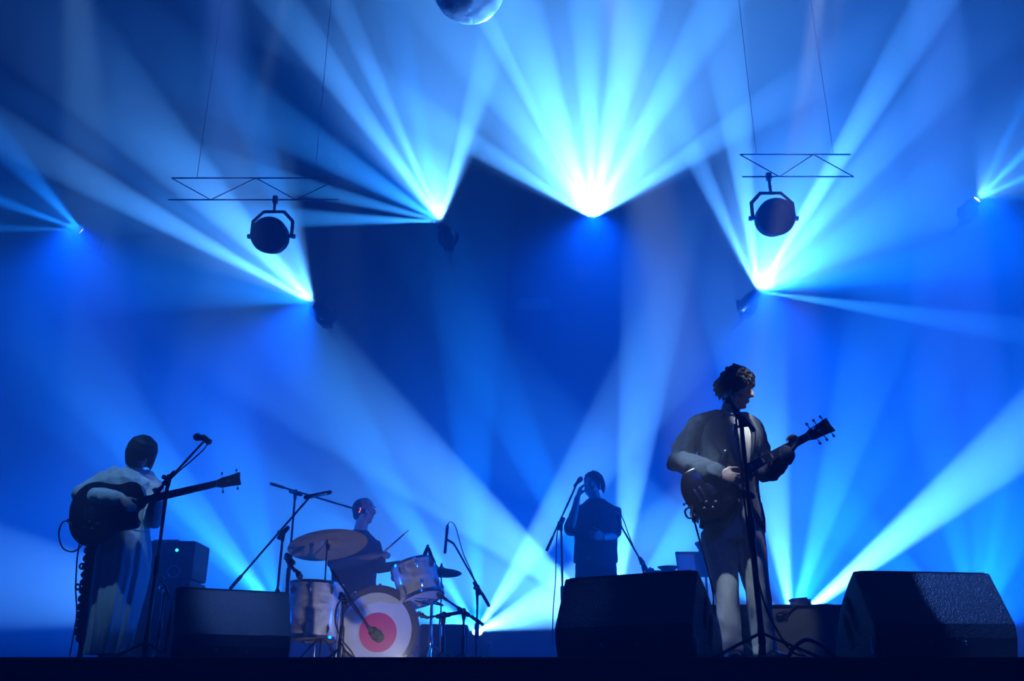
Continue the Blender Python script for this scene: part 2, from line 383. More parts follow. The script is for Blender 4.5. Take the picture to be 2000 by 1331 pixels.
# ------------------------------------------------------------------ hung trusses with big round cans
def truss(p0, p1, label):
    p0, p1 = V(p0), V(p1); d = (p1-p0); L = d.length; d.normalize()
    root = thing('lighting_truss', label, 'truss', (p0+p1)/2, 'hung trusses')
    _, s, u = frame(d); H = .30
    for j in (0, 1):
        o = -u*j*H
        MB().rod(p0+o, p1+o, .009, 8).build('chord', M['alu'], root)
    k = int(L/.42)
    for i in range(k):
        for face in range(1):
            a = p0 + d*(L*i/k); b = p0 + d*(L*(i+1)/k)
            o = V((0, 0, 0))
            q = (a+o, b+o-u*H) if i % 2 == 0 else (a+o-u*H, b+o)
            MB().rod(*q, .006, 6).build('brace', M['alu'], root)
    for t in (.15, .85):
        c = p0 + d*(L*t)
        MB().rod(c, (c.x, c.y, 15.0), .003, 6).build('hanging_cable', M['steel'], root)
    return root
t1a, t1b = P(335, 348, 9.6), P(665, 342, 9.6)
truss(t1a, (t1b.x, t1b.y, t1a.z), 'hung lighting truss upper left, above the left round can light')
t2a, t2b = P(1445, 302, 9.2), P(1660, 299, 9.2)
truss(t2a, (t2b.x, t2b.y, t2a.z), 'hung lighting truss upper right, above the right round can light')
def can_light(px, py, Y, zt, label, dirv):
    c = P(px, py, Y); d = V(dirv).normalized(); r = .205
    root = thing('can_light', label, 'stage light', c, 'round can lights')
    _, s, u = frame(d)
    MB().lathe(c - d*.24, d, [(0, .06), (.01, .12), (.06, .17), (.14, r*.98), (.40, r), (.41, r*.94), (.36, r*.93)], 36).build('housing', M['black'], root)
    MB().torus(c + d*.165, d, r, .010, 40, 8).build('rim', M['alu'], root)
    MB().lathe(c + d*.12, d, [(0, r*.93), (.012, r*.90), (.03, r*.5), (.035, .01)], 32).build('glass', M['gloss'], root)
    side = V((1, 0, 0)); up = V((0, 0, 1))
    arc = [c + side*(r+.03), c + side*(r+.03) + up*.2, c + side*.12 + up*.33, c - side*.12 + up*.33, c - side*(r+.03) + up*.2, c - side*(r+.03)]
    MB().tube(arc, [(.006, .022)]*6, 8, side=(0, 0, 1)).build('yoke', M['steel'], root)
    for sx in (-1, 1):
        MB().lathe(c + side*sx*(r-.01), side*sx, [(0, .02), (.05, .02), (.05, .03), (.085, .028)], 12).build('tilt_knob', M['alu'], root)
    MB().rod(c + up*.33, (c.x, c.y, zt+.02), .017, 8).build('drop_pipe', M['steel'], root)
    MB().box((c.x, c.y, zt), (.06, .06, .09), bev=.01).build('clamp', M['alu'], root)
    return root
can_light(530, 462, 9.6, t1a.z-.3, 'dark round can light hanging at upper left against the rays', (.1, -.86, -.35))
can_light(1511, 427, 9.2, t2a.z-.3, 'dark round can light hanging at upper right against the rays', (-.1, -.86, -.35))
# ------------------------------------------------------------------ hanging moon
mc = P(916, -26, 9.9); mr = .495
mo = thing('moon_ball', 'large round moon ball hanging at the top, its lower right edge lit', 'hanging ball', mc)
bm = bmesh.new(); bmesh.ops.create_icosphere(bm, subdivisions=5, radius=mr)
cr = [(V((random.gauss(0, 1), random.gauss(0, 1), random.gauss(0, 1))).normalized(), random.uniform(.04, .16)) for _ in range(70)]
for v in bm.verts:
    d = v.co.normalized(); h = .006*noise.noise(d*6)
    for c, r in cr:
        a = math.acos(max(-1, min(1, d.dot(c))))/r
        if a < 1: h += -.006*(1-a*a)*min(1, r*8)
        elif a < 1.3: h += .003*(1.3-a)
    v.co = d*(mr + h)
me = bpy.data.meshes.new('globe'); bm.to_mesh(me); bm.free()
me.transform(Matrix.Translation(mc))
link('globe', me, M['moon'], mo, 60)
MB().lathe(mc + V((0, 0, mr-.01)), (0, 0, 1), [(0, .06), (.04, .05), (.05, .015), (.09, .015)], 14).build('cap', M['steel'], mo)
MB().rod(mc + V((0, 0, mr+.06)), (mc.x, mc.y, 15.0), .006, 6).build('hanging_wire', M['steel'], mo)
# ------------------------------------------------------------------ stage monitors
def wedge(anchor, rz, left_anchor, W, label, lit_tape=True):
    H = .425
    Q = Matrix.Rotation(R(rz), 3, 'Z')
    org = V(anchor) if left_anchor else V(anchor) - Q @ V((W, 0, 0))
    org.z = 0
    T = Matrix.Translation(org) @ Q.to_4x4()
    root = thing('stage_monitor', label, 'speaker', org, 'floor monitors along the stage edge')
    prof = [(.03, .004), (.0, .10), (.0, .165), (.125, H-.012), (.133, H), (.15, H), (.22, .375), (.31, .295), (.385, .20), (.44, .10), (.465, .02), (.46, .004)]
    # profile (y, z) swept along x
    Mx = T @ Matrix(((0, 0, 1, W/2), (1, 0, 0, 0), (0, 1, 0, 0), (0, 0, 0, 1)))
    MB().prism([V(p) for p in prof], W, Mx, bev=.008).build('cabinet', M['wedge'], root, 14)
    g = MB()
    gp = [V((.150, H-.008)), V((.222, .372)), V((.312, .292)), V((.387, .197)), V((.438, .105))]
    rings = []
    for p in gp:
        rings.append([T @ V((.03, p.x+.012, p.y+.012)), T @ V((W-.03, p.x+.012, p.y+.012))])
    g.ring_loft(rings, cap=False, close=False); g.build('grille', M['grille'], root)
    MB().box(T @ V((W/2, .135, H+.001)), (W-.06, .012, .006), Q).build('top_lip', M['black'], root)
    for sx in (0, 1):                       # two slanted slots in each cheek
        xs = -.0015 if sx == 0 else W+.0015
        for (y0, z0) in ((.20, .235), (.255, .15)):
            o = [V((y0-.03, z0-.075)), V((y0+.0, z0-.095)), V((y0+.055, z0+.03)), V((y0+.045, z0+.075)), V((y0+.015, z0+.055))]
            Ms = T @ Matrix(((0, 0, 1, xs), (1, 0, 0, 0), (0, 1, 0, 0), (0, 0, 0, 1)))
            MB().prism(o, .004, Ms).build('cheek_slot', M['hole'], root, 0)
        MB().box(T @ V((xs, .055, .065)), (.004, .014, .075), Q).build('tape_strip', M['tape'], root)
    for fx in (.06, W-.06):
        for fy in (.07, .40): MB().lathe(T @ V((fx, fy, 0)), (0, 0, 1), [(0, .014), (.006, .014)], 10).build('rubber_foot', M['rubber'], root)
    for cx in (.36, .62):
        MB().lathe(T @ V((W*cx, .006, .075)), Q @ V((0, -1, 0)), [(0, .013), (.012, .013), (.02, .008)], 12).build('cable_socket', M['chrome'], root)
    return root
w2 = wedge((.865, 4.6, 0), -30, False, .745, 'black wedge stage monitor in the middle, in front of the standing rear musician')
w3 = wedge((1.75, 4.62, 0), 7, True, .735, 'black wedge stage monitor at the far right, right part of its face lit')
w1 = wedge((-1.885, 5.35, 0), 27, True, .66, 'black wedge stage monitor beside the woman with the bass')
# ------------------------------------------------------------------ riser behind the singer, bass amplifier, small monitor
def boxthing(name, label, cat, c, size, rz, m, bev=.02):
    Q = Matrix.Rotation(R(rz), 3, 'Z')
    root = thing(name, label, cat, (c[0], c[1], 0)); MB().box((c[0], c[1], c[2]), size, Q, bev).build('body', m, root); return root, Q
pl, pr = P(1370, 1230, 6.3), P(1660, 1230, 6.3)
rs, Q = boxthing('riser', 'low grey carpeted riser standing behind the singer', 'riser', ((pl.x+pr.x)/2, 6.55, .195), (pr.x-pl.x, .55, .39), 0, M['carpet'], .015)
MB().box(((pl.x+pr.x)/2, 6.55, .397), (pr.x-pl.x+.02, .57, .014), bev=.004).build('top_board', M['black'], rs)
for sx in (-1, 1): MB().box(((pl.x+pr.x)/2 + sx*((pr.x-pl.x)/2-.012), 6.278, .2), (.03, .012, .38), bev=.003).build('edge_trim', M['black'], rs)
tb = MB(); tw0 = P(1562, 1172, 6.45)
for k in range(5): tb.box((tw0.x+random.uniform(-.01, .01), 6.47, .41+.011*k), (.13-.006*k, .10, .014), Matrix.Rotation(R(random.uniform(-8, 8)), 3, 'Z') @ Matrix.Rotation(R(random.uniform(-5, 5)), 3, 'Y'), .005)
tag(link('folded_towel', fuse(tb, .004, 3, (.003, 40)), M['towel'], None), 'small white folded towel lying on the grey riser', 'towel')
cable('riser_cable', [(tw0.x+.04, 6.42, .41), (tw0.x+.13, 6.36, .412), (tw0.x+.24, 6.40, .41), (tw0.x+.33, 6.38, .41)], .005, M['rubber'], 'thin black cable trailing over the top of the riser')
hk = P(1530, 1203, 6.25)
bp = thing('cable_knot', 'dark knotted cable tie hanging on the front of the riser', 'cable', (hk.x, 6.262, hk.z))
MB().torus((hk.x-.02, 6.262, hk.z), (0, 1, .3), .02, .007, 16, 6).torus((hk.x+.015, 6.262, hk.z+.012), (.4, 1, 0), .018, .006, 16, 6).build('loop', M['rubber'], bp)
MB().tube(spline([(hk.x+.03, 6.262, hk.z+.015), (hk.x+.07, 6.262, hk.z+.05), (hk.x+.10, 6.262, .40)], 6), .006, 6).build('tail', M['rubber'], bp)
# amp
pa = P(382, 1060, 7.5); aw = .62
ac = V((pa.x - aw/2, 7.7, 0))
amp = thing('bass_amplifier', 'tall dark bass amplifier with a small green light behind the woman', 'amplifier', ac)
MB().box(ac + V((0, 0, .36)), (aw, .4, .70), bev=.02).build('speaker_cabinet', M['tolex'], amp)
hd = MB().box(ac + V((0, 0, .87)), (aw, .38, .30), bev=.02).build('head', M['tolex'], amp)
MB().box(ac + V((0, -.195, .87)), (aw-.06, .012, .22), bev=.004).build('control_panel', M['black'], amp)
gl = P(345, 1075, 7.49); MB().lathe((gl.x, 7.499, gl.z), (0, -1, 0), [(0, .013), (.006, .013), (.012, .006)], 12).build('power_light', M['led_green'], amp)
rg = P(339, 1117, 7.49); MB().torus((rg.x, 7.492, rg.z), (0, 1, 0), .046, .006, 28, 8).build('ring_port', M['chrome'], amp)
MB().lathe((rg.x, 7.496, rg.z), (0, -1, 0), [(0, .04), (.003, .04)], 20).build('port_hole', M['hole'], amp)
MB().box(ac + V((0, -.203, .34)), (aw-.06, .01, .6), bev=.004).build('grille_cloth', M['grille'], amp)
for k in range(4):
    zz = .28 + .11*k; MB().lathe(ac + V((aw/2-.004, -.14, zz)), (1, 0, 0), [(0, .012), (.008, .012), (.012, .005)], 10).build('corner_stud', M['chrome'], amp)
MB().tube([ac+V((-.12, 0, 1.02)), ac+V((-.1, 0, 1.05)), ac+V((.1, 0, 1.05)), ac+V((.12, 0, 1.02))], [(.02, .008)]*4, 8).build('handle', M['rubber'], amp)
# small dark monitor behind the drum mic stands
sm = P(863, 1270, 8.6)
sb, Q = boxthing('side_fill_box', 'small dark speaker box on the floor behind the drum microphone stands', 'speaker', (sm.x, 8.75, .225), (.44, .34, .45), 6, M['tolex'], .03)
MB().box((sm.x, 8.57, .23), (.36, .012, .36), Q, .004).build('grille', M['grille'], sb)
MB().lathe((sm.x, 8.562, .2), (0, -1, 0), [(0, .13), (.004, .13), (.006, .11)], 28).build('cone_ring', M['black'], sb)

# low lamp, mostly hidden, added to light the bass drum and cymbal underside
fp = V((-.68, 6.1, 0)); fa = V((P(700, 1190, 7.15).x, 7.1, .42))
ftl = thing('added_fill_lamp', 'small low lamp added on the boards to light the drum kit', 'stage light', fp)
dd_ = (fa - fp).normalized()
MB().box(fp + V((0, 0, .012)), (.11, .10, .024), bev=.005).build('base', M['black'], ftl)
MB().lathe(fp + V((0, 0, .03)) - dd_*.05, dd_, [(0, .02), (.02, .02), (.06, .024), (.075, .024), (.075, .020), (.05, .019)], 16).build('housing', M['black'], ftl)
MB().lathe(fp + V((0, 0, .03)) + dd_*.008, dd_, [(0, .019), (.004, .014)], 14).build('lens', M['fill_lens'], ftl)
spot('added_fill_spot', fp + V((0, 0, .03)) + dd_*.04, fa, 80, 42, (1.0, .88, .90), .7, .02)
# ------------------------------------------------------------------ microphone stands
def mic_stand(label, base, top, back=None, tip=None, legs=.28, legh=.13, col='steel', turn=20, feet=True, knob=True, r=.011):
    base, top = V(base), V(top); base.z = 0
    root = thing('microphone_stand', label, 'microphone stand', base, 'microphone stands')
    up = (top - base)
    hub = base + up.normalized()*legh
    for k in range(3):
        a = R(turn + 120*k); e = base + V((math.cos(a), math.sin(a), 0))*legs + V((0, 0, .012))
        g = MB().rod(hub + V((0, 0, .02)), e, .008, 8).build('leg', M[col], root)
        MB().tube([e - V((math.cos(a), math.sin(a), 0))*.03, e], .012, 8).build('rubber_foot', M['rubber'], g)
    MB().tube([hub - V((0, 0, .03)), hub + up.normalized()*.07], [.02, .016], 10).build('hub', M['black'], root)
    mid = base + up*.55
    MB().rod(base + V((0, 0, .03)), mid, r+.002, 10).build('lower_tube', M[col], root)
    MB().tube([mid - up.normalized()*.08, mid + up.normalized()*.02], r+.007, 10).build('grip', M['black'], root)
    MB().rod(mid, top, r-.002, 10).build('upper_tube', M[col], root)
    if tip is not None:
        back, tip = V(back), V(tip); d = (tip - back).normalized()
        MB().tube([top - up.normalized()*.05, top + up.normalized()*.015], [.014, .018], 10).build('swivel', M['black'], root)
        MB().tube([top - d*.045, top + d*.05], .017, 10).build('clutch', M['black'], root)
        if knob: MB().lathe(top + V((0, -.015, 0)), V((-.6, -.8, 0)), [(0, .008), (.025, .008), (.025, .016), (.04, .014)], 10).build('wing_knob', M['black'], root)
        MB().rod(back, tip, .0075, 8).build('boom', M[col], root)
        MB().tube([back - d*.01, back + d*.10], .0125, 8).build('counterweight', M['rubber'], root)
    else:
        MB().tube([top - up.normalized()*.03, top + up.normalized()*.02], .015, 10).build('clip_socket', M['black'], root)
    return root
def vocal_mic(pos, d, label, ball=.026, L=.16, m='black', group='microphones'):
    """pos: ball centre, d: direction from handle to ball"""
    pos, d = V(pos), V(d).normalized()
    root = thing('microphone', label, 'microphone', pos - d*L, group)
    MB().lathe(pos - d*L, d, [(0, .010), (.01, .0115), (L*.55, .013), (L-.035, .019), (L-.02, .022)], 14).build('handle', M[m], root)
    MB().ell(pos, (ball, ball, ball), n=16, m=10).build('grille', M['mesh'], root)
    MB().torus(pos - d*.006, d, ball*1.0, .003, 20, 6).build('band', M['chrome'], root)
    return root
def clip(pos, d, parent):
    MB().tube([V(pos) - V(d).normalized()*.035, V(pos) + V(d).normalized()*.03], .021, 10).build('microphone_clip', M['rubber'], parent)
# the woman's
yW = 5.95
b_, t_ = P(284, 1272, yW), P(330, 935, yW); b_ = V((t_.x, t_.y, 0))
tipA = P(397, 864, yW+.1)
sA = mic_stand('tall boom microphone stand in front of the woman with the bass', b_, t_, P(296, 974, yW-.02), tipA, turn=105)
mA = P(385, 854, yW+.12)
vocal_mic(mA, mA - P(409, 861, yW+.08), 'microphone on the boom beside the woman playing bass', .027, .13)
clip(P(402, 859, yW+.1), mA - tipA, sA)
cable('microphone_cable', [P(409, 861, yW+.08), P(398, 878, yW), P(372, 902, yW-.03), P(345, 925, yW-.03), P(325, 950, yW-.03), P(318, 1000, yW-.03), P(306, 1100, yW-.03), P(292, 1200, yW-.03), P(283, 1262, yW-.03)], .0045, M['rubber'], 'thin cable running down the stand in front of the woman')
# the singer's
yS = 4.95
t_ = P(1447, 818, yS); b_ = V((t_.x, t_.y+.0, 0))
tipB, backB = P(1421, 778, yS+.02), P(1470, 838, yS-.03)
sB = mic_stand('tall boom microphone stand in front of the singer', b_, t_, backB, tipB, legs=.30, turn=200, legh=.12, r=.014)
mB_ = P(1420, 773, yS+.1)
vocal_mic(mB_, mB_ - P(1424, 786, yS-.02), 'microphone held up to the singing guitarist\'s face', .026, .14)
clip(P(1422, 780, yS+.03), mB_ - tipB, sB)
hb = MB().rod(P(1447, 834, yS), P(1435, 834, yS-.01), .006, 8).rod(P(1435, 829, yS-.01), P(1435, 852, yS-.01), .006, 8)
hb.build('accessory_holder', M['black'], sB)
cable('microphone_cable', [P(1428, 792, yS-.02), P(1437, 812, yS-.03), P(1440, 850, yS-.03), P(1446, 900, yS-.03), P(1452, 960, yS-.03), P(1463, 1050, yS-.03), P(1480, 1130, yS-.03), P(1497, 1190, yS-.05), P(1525, 1245, yS-.08), P(1550, 1276, yS-.12), P(1572, 1281, yS-.14)], .0055, M['rubber'], 'black cable hanging from the singer\'s microphone stand to the floor')
fz = .012
def fl(px, Y): p = P(px, 1275, Y); return V((p.x, Y, fz))
cable('stage_cable', [fl(1500, 4.85), fl(1535, 4.8), fl(1552, 4.8)+V((0, 0, .05)), fl(1578, 4.8)+V((0, 0, .085)), fl(1605, 4.8)+V((0, 0, .06)), fl(1635, 4.8), fl(1680, 4.9)], .010, M['rubber'], 'thick black cable arching up from the floor beside the singer\'s stand')
cable('stage_cable', [fl(1535, 4.95), fl(1545, 4.95)+V((0, 0, .035)), fl(1556, 4.95)+V((0, 0, .05)), fl(1570, 4.95)+V((0, 0, .02)), fl(1585, 4.9)], .004, M['tape'], 'thin pale cable loop on the floor beside the singer\'s stand')
# ------------------------------------------------------------------ drum kit
def lug_ring(c, axis, r, n, h, root, name='lug', ph=0.0, m='chrome', sz=1.0):
    d, s, u = frame(axis)
    for k in range(n):
        a = 2*math.pi*k/n + ph; e = s*math.cos(a) + u*math.sin(a)
        MB().tube([c + e*(r+.008*sz) - d*h*.5, c + e*(r+.016*sz), c + e*(r+.008*sz) + d*h*.5], [.007*sz, .011*sz, .007*sz], 8).build(name, M[m], root)
def rods(c, axis, r, n, h0, h1, root, ph=0.0):
    d, s, u = frame(axis)
    for k in range(n):
        a = 2*math.pi*k/n + ph; e = s*math.cos(a) + u*math.sin(a)
        MB().rod(c + e*(r+.012) + d*h0, c + e*(r+.012) + d*h1, .0035, 6).build('tension_rod', M['chrome'], root)
def drum(name, label, c, axis, r, h, root=None, n=8, group='drums'):
    """c: middle of the shell"""
    c = V(c); d, s, u = frame(axis)
    root = thing(name, label, 'drum', (c.x, c.y, 0), group)
    MB().lathe(c - d*h/2, d, [(0, r), (h*.02, r+.002), (h*.98, r+.002), (h, r)], 40).build('shell', M['pearl'], root)
    for sg in (-1, 1):
        e = c + d*sg*h/2
        MB().lathe(e - d*sg*.004, d*sg, [(0, r+.004), (0, r+.010), (.018, r+.010), (.022, r+.006), (.022, r-.004), (.006, r-.004)], 40).build('hoop', M['chrome'], root)
        MB().lathe(e + d*sg*.004, d*sg, [(0, r-.002), (.004, r-.006)], 40).build('drum_head', M['drumhead'], root)
        lug_ring(c + d*sg*(h/2-.05), d, r, n, .05, root)
        rods(c, d, r, n, sg*(h/2-.05), sg*(h/2+.014), root)
    return root
# bass drum
bc = P(738, 1238, 7.2); bc.z = .315; br = .30; ba = V((math.sin(R(20)), -math.cos(R(20)), 0))
bd = thing('bass_drum', 'large white pearl bass drum with a hot pink disc on its head', 'drum', (bc.x, bc.y+.2, 0), 'drums')
rear = bc - ba*.40
MB().lathe(rear, ba, [(0, br), (.01, br+.002), (.39, br+.002), (.40, br)], 56).build('shell', M['pearl'], bd)
for e, sg in ((bc, 1), (rear, -1)):
    MB().lathe(e - ba*sg*.045, ba*sg, [(0, br+.004), (0, br+.016), (.05, br+.018), (.056, br+.012), (.056, br-.004), (.03, br-.006)], 56).build('hoop', M['ringhead'] if sg > 0 else M['wood'], bd)
    _, s_, u_ = frame(ba)
    for k in range(10):
        a = 2*math.pi*(k+.5)/10; e_ = s_*math.cos(a) + u_*math.sin(a)
        g = MB().tube([e + e_*(br+.022) - ba*sg*.05, e + e_*(br+.022) + ba*sg*.012], [.006, .009], 8).build('claw', M['chrome'], bd)
        MB().rod(e + e_*(br+.024) - ba*sg*.13, e + e_*(br+.024) - ba*sg*.04, .004, 6).build('tension_rod', M['chrome'], bd)
    lug_ring(e - ba*sg*.13, ba, br, 10, .05, bd, ph=math.pi/10)
hd_ = MB().lathe(bc - ba*.004, ba, [(0, br-.004), (.005, br-.008)], 56).build('front_head', M['drumhead'], bd)
def disc_off(c, axis, r, off, thick, n=48, hole=None):
    return MB().lathe(V(c) + V(axis)*off, axis, [(0, r), (thick, r)], n)
rg_ = MB()
_, s_, u_ = frame(ba); N = 96; vs = []; fs = []
for k in range(N):
    a = 2*math.pi*k/N; e_ = s_*math.cos(a) + u_*math.sin(a)
    off = s_*.0 ; 
    rin = br*.80 + .004*noise.noise(V((k*.35, 0, 0))) + .0025*noise.noise(V((k*1.3, 5, 0)))
    for (rr, hh) in ((br-.008, .0025), (br-.008, .0045), (rin, .0045), (rin, .0025)):
        ctr = bc + ba*hh + ((V((-.022, 0, -.012))) if rr == rin else V((0, 0, 0)))
        vs.append(ctr + e_*rr)
for k in range(N):
    k2 = (k+1) % N
    for j in range(4): fs.append((k*4+j, k2*4+j, k2*4+(j+1) % 4, k*4+(j+1) % 4))
rg_.add(vs, fs).build('damping_ring', M['ringhead'], bd)
pc = P(738, 1236, 7.2); pk = V((bc.x, bc.y, pc.z)) 
disc_off(pk, ba, .142, .0055, .002).build('pink_disc', M['pink'], bd)
for sx in (-1, 1):
    q = bc - ba*.12; sd = V((ba.y, -ba.x, 0))*sx
    MB().rod(q + sd*(-br*.8) + V((0, 0, -.12)), V((q.x, q.y, .012)) + sd*(-br-.17) + ba*.1, .007, 8).build('spur', M['chrome'], bd)
# floor tom
fc = P(613, 1195, 7.0); fc.z = .42
ft = drum('floor_tom', 'white pearl floor tom left of the bass drum', fc, (.03, .06, 1), .195, .37)
for k in range(3):
    a = R(215 + 120*k); e = V((math.cos(a), math.sin(a), 0))
    MB().rod(fc + e*.212 + V((0, 0, .05)), V((fc.x, fc.y, .015)) + e*.225, .006, 8).build('leg', M['chrome'], ft)
    MB().box(fc + e*.205 + V((0, 0, -.02)), (.03, .03, .06), Matrix.Rotation(a, 3, 'Z'), .006).build('leg_bracket', M['chrome'], ft)
# rack tom on its stand
tcn = P(815, 1138, 7.35)
rt = drum('rack_tom', 'tilted white pearl rack tom right of the bass drum', tcn, (-.30, .20, .92), .168, .26)
sx_ = P(843, 1190, 7.4)
ts = thing('tom_stand', 'chrome tripod stand holding up the rack tom', 'stand', (sx_.x, 7.4, 0), 'drum hardware')
MB().rod((sx_.x, 7.4, .03), (sx_.x, 7.4, tcn.z-.12), .0125, 10).build('post', M['chrome'], ts)
for k in range(3):
    a = R(265+120*k); MB().rod((sx_.x, 7.4, .22), (sx_.x+.26*math.cos(a), 7.4+.26*math.sin(a), .012), .007, 8).build('leg', M['chrome'], ts)
    a2 = R(30+120*k); MB().tube(spline([(sx_.x, 7.4, tcn.z-.13), (sx_.x+.10*math.cos(a2), 7.4+.1*math.sin(a2), tcn.z-.165), V((tcn.x, tcn.y, tcn.z-.13)) + V((.13*math.cos(a2), .13*math.sin(a2), -.02))], 5), .007, 8).build('basket_arm', M['chrome'], ts)
MB().tube([(sx_.x, 7.4, .2), (sx_.x, 7.4, .26)], .022, 10).build('collar', M['chrome'], ts)
# cymbals
def cymbal(name, label, c, nrm, r, bell=.045):
    c = V(c); n_ = V(nrm).normalized()
    root = thing(name, label, 'cymbal', c, 'cymbals')
    MB().lathe(c, n_, [(-.030, r), (-.0285, r), (-.018, r*.75), (-.010, r*.45), (-.004, bell+.02), (.004, bell), (.018, bell*.5), (.021, .008), (.019, .006), (.016, bell*.5), (.002, bell), (-.006, bell+.02), (-.012, r*.45), (-.020, r*.75)], 56, cap=False).build('plate', M['bronze'], root)
    MB().lathe(c + n_*.02, n_, [(0, .014), (.012, .014), (.012, .008), (.03, .008)], 12).build('felt_and_wing_nut', M['black'], root)
    return root, n_
def cym_stand(label, c, n_, base, col='steel', legs=.26, turn=40, r=.009):
    root = thing('cymbal_stand', label, 'stand', (base[0], base[1], 0), 'drum hardware')
    b = V((base[0], base[1], .03)); c = V(c) - n_*.03
    MB().rod(b, b + (c-b)*.5, r+.003, 10).build('lower_tube', M[col], root)
    MB().rod(b + (c-b)*.5, c + n_*.055, r-.003, 10).build('upper_tube', M[col], root)
    MB().tube([b + (c-b)*.47, b + (c-b)*.52], r+.008, 10).build('collar', M[col], root)
    MB().tube([c - n_*.03, c - n_*.0], [.012, .018], 10).build('tilter', M['black'], root)
    for k in range(3):
        a = R(turn+120*k); MB().rod(b + V((0, 0, .22)), (b.x+legs*math.cos(a), b.y+legs*math.sin(a), .012), .007, 8).build('leg', M[col], root)
    return root
cc = P(640, 1059, 6.95)
cy, cn = cymbal('ride_cymbal', 'very large bronze ride cymbal seen from below over the floor tom', cc, (-.17, .21, .95), .295)
cym_stand('thin dark cymbal stand carrying the large ride cymbal', cc, cn, (P(627, 1250, 6.95).x, 6.95), 'steel')
c2 = P(862, 1113, 7.75)
cy2, cn2 = cymbal('hi_hat_cymbal', 'small bright cymbal edge just right of the rack tom', c2, (.02, .10, .99), .17)
cym_stand('chrome cymbal stand behind the rack tom', c2, cn2, (P(862, 1250, 7.75).x, 7.75), 'chrome')
# drum microphones
st = mic_stand('long boom microphone stand left of the drum kit, boom crossing over the floor tom', V((P(551, 1040, 6.75).x, 6.75, 0)), P(553, 1042, 6.75), P(452, 1148, 6.7), P(606, 970, 6.85), turn=10)
a, b = P(596, 972, 6.85), P(645, 962, 6.9)
pm = thing('pencil_microphone', 'short overhead microphone with a bright side above the ride cymbal', 'microphone', a, 'microphones')
MB().tube([a, b], .016, 12).build('body', M['black'], pm)
MB().tube([a + (b-a)*.35 + V((0, -.014, -.012)), a + (b-a)*.85 + V((0, -.014, -.012))], .009, 10).build('pale_sleeve', M['tape'], pm)
st = mic_stand('microphone stand behind the floor tom with a boom reaching to the drummer\'s mouth', V((P(577, 964, 7.6).x, 7.6, 0)), P(577, 963, 7.6), P(531, 946, 7.6), P(694, 995, 7.65), turn=50)
vocal_mic(P(716, 1001, 7.68), P(716, 1001, 7.68) - P(694, 995, 7.65), 'microphone with a red band at the drummer\'s mouth', .022, .12)
g = bpy.data.objects[-1] if False else None
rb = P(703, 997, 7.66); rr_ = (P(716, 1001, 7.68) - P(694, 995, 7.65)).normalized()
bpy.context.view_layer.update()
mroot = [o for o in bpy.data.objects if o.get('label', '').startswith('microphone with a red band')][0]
MB().torus(rb, rr_, .017, .004, 18, 6).build('red_band', M['glow_red'], mroot)  # band material emits its own red
st = mic_stand('short upright microphone stand standing against the floor tom', V((P(566, 1100, 6.72).x, 6.72, 0)), P(566, 1092, 6.72), P(562, 1098, 6.70), P(578, 1118, 6.66), turn=70, legs=.2)
vocal_mic(P(586, 1127, 6.66), V((.5, -.1, -.7)), 'stubby dark microphone pointing down at the floor tom', .022, .06)
st = mic_stand('low boom microphone stand standing in front of the bass drum', V((P(672, 1170, 6.55).x, 6.55, 0)), P(672, 1170, 6.55), P(650, 1117, 6.7), P(720, 1225, 6.5), turn=35, legs=.2)
a, b = P(718, 1224, 6.5), P(741, 1246, 6.6)
km = thing('kick_microphone', 'fat dark microphone aimed at the pink disc of the bass drum', 'microphone', a, 'microphones')
MB().tube([a, a+(b-a)*.35, a+(b-a)*.4, b], [.012, .016, .034, .038], 14).build('body', M['foam'], km)
MB().torus(a+(b-a)*.75, b-a, .038, .004, 20, 6).build('band', M['steel'], km)
cable('microphone_cable', [P(720, 1226, 6.48), P(700, 1200, 6.5), P(678, 1175, 6.52), P(660, 1180, 6.5), P(655, 1215, 6.5), P(668, 1250, 6.5), P(685, 1272, 6.5), P(692, 1284, 6.5)], .005, M['rubber'], 'thin cable looping from the low stand before the bass drum')
st = mic_stand('tall boom microphone stand right of the drum kit', V((P(932, 1150, 7.5).x, 7.5, 0)), P(933, 1150, 7.5), P(954, 1182, 7.5), P(886, 1062, 7.5), turn=15, col='steel')
a, b = P(874, 1028, 7.5), P(869, 1080, 7.5)
pm = thing('condenser_microphone', 'slim overhead microphone hanging upright right of the rack tom', 'microphone', b, 'microphones')
MB().tube([a, b], [.011, .012], 12).build('body', M['black'], pm)
MB().torus(a+(b-a)*.3, b-a, .013, .004, 16, 6).build('ring', M['chrome'], pm)
MB().torus(a+(b-a)*.55, b-a, .014, .004, 16, 6).build('ring', M['chrome'], pm)
MB().tube([a+(b-a)*.5, P(886, 1062, 7.5)], .009, 8).build('clip', M['rubber'], pm)
cable('microphone_cable', [P(874, 1026, 7.5), P(880, 1020, 7.5), P(889, 1028, 7.5), P(897, 1055, 7.5), P(906, 1085, 7.5), P(925, 1130, 7.5), P(931, 1180, 7.48), P(931, 1240, 7.48), P(936, 1283, 7.45)], .004, M['rubber'], 'thin cable arching over the slim overhead microphone')
st = mic_stand('low microphone stand with a boom reaching under the rack tom', V((P(906, 1196, 7.15).x, 7.15, 0)), P(906, 1196, 7.15), P(941, 1219, 7.12), P(866, 1168, 7.2), turn=60, legs=.2)
vocal_mic(P(857, 1162, 7.2), P(857, 1162, 7.2) - P(866, 1168, 7.2), 'microphone under the rack tom on the low boom', .02, .08)
st = mic_stand('low microphone stand with a level arm beside the bass drum', V((P(867, 1203, 7.1).x, 7.1, 0)), P(867, 1203, 7.1), P(900, 1197, 7.1), P(833, 1207, 7.1), turn=25, legs=.2)
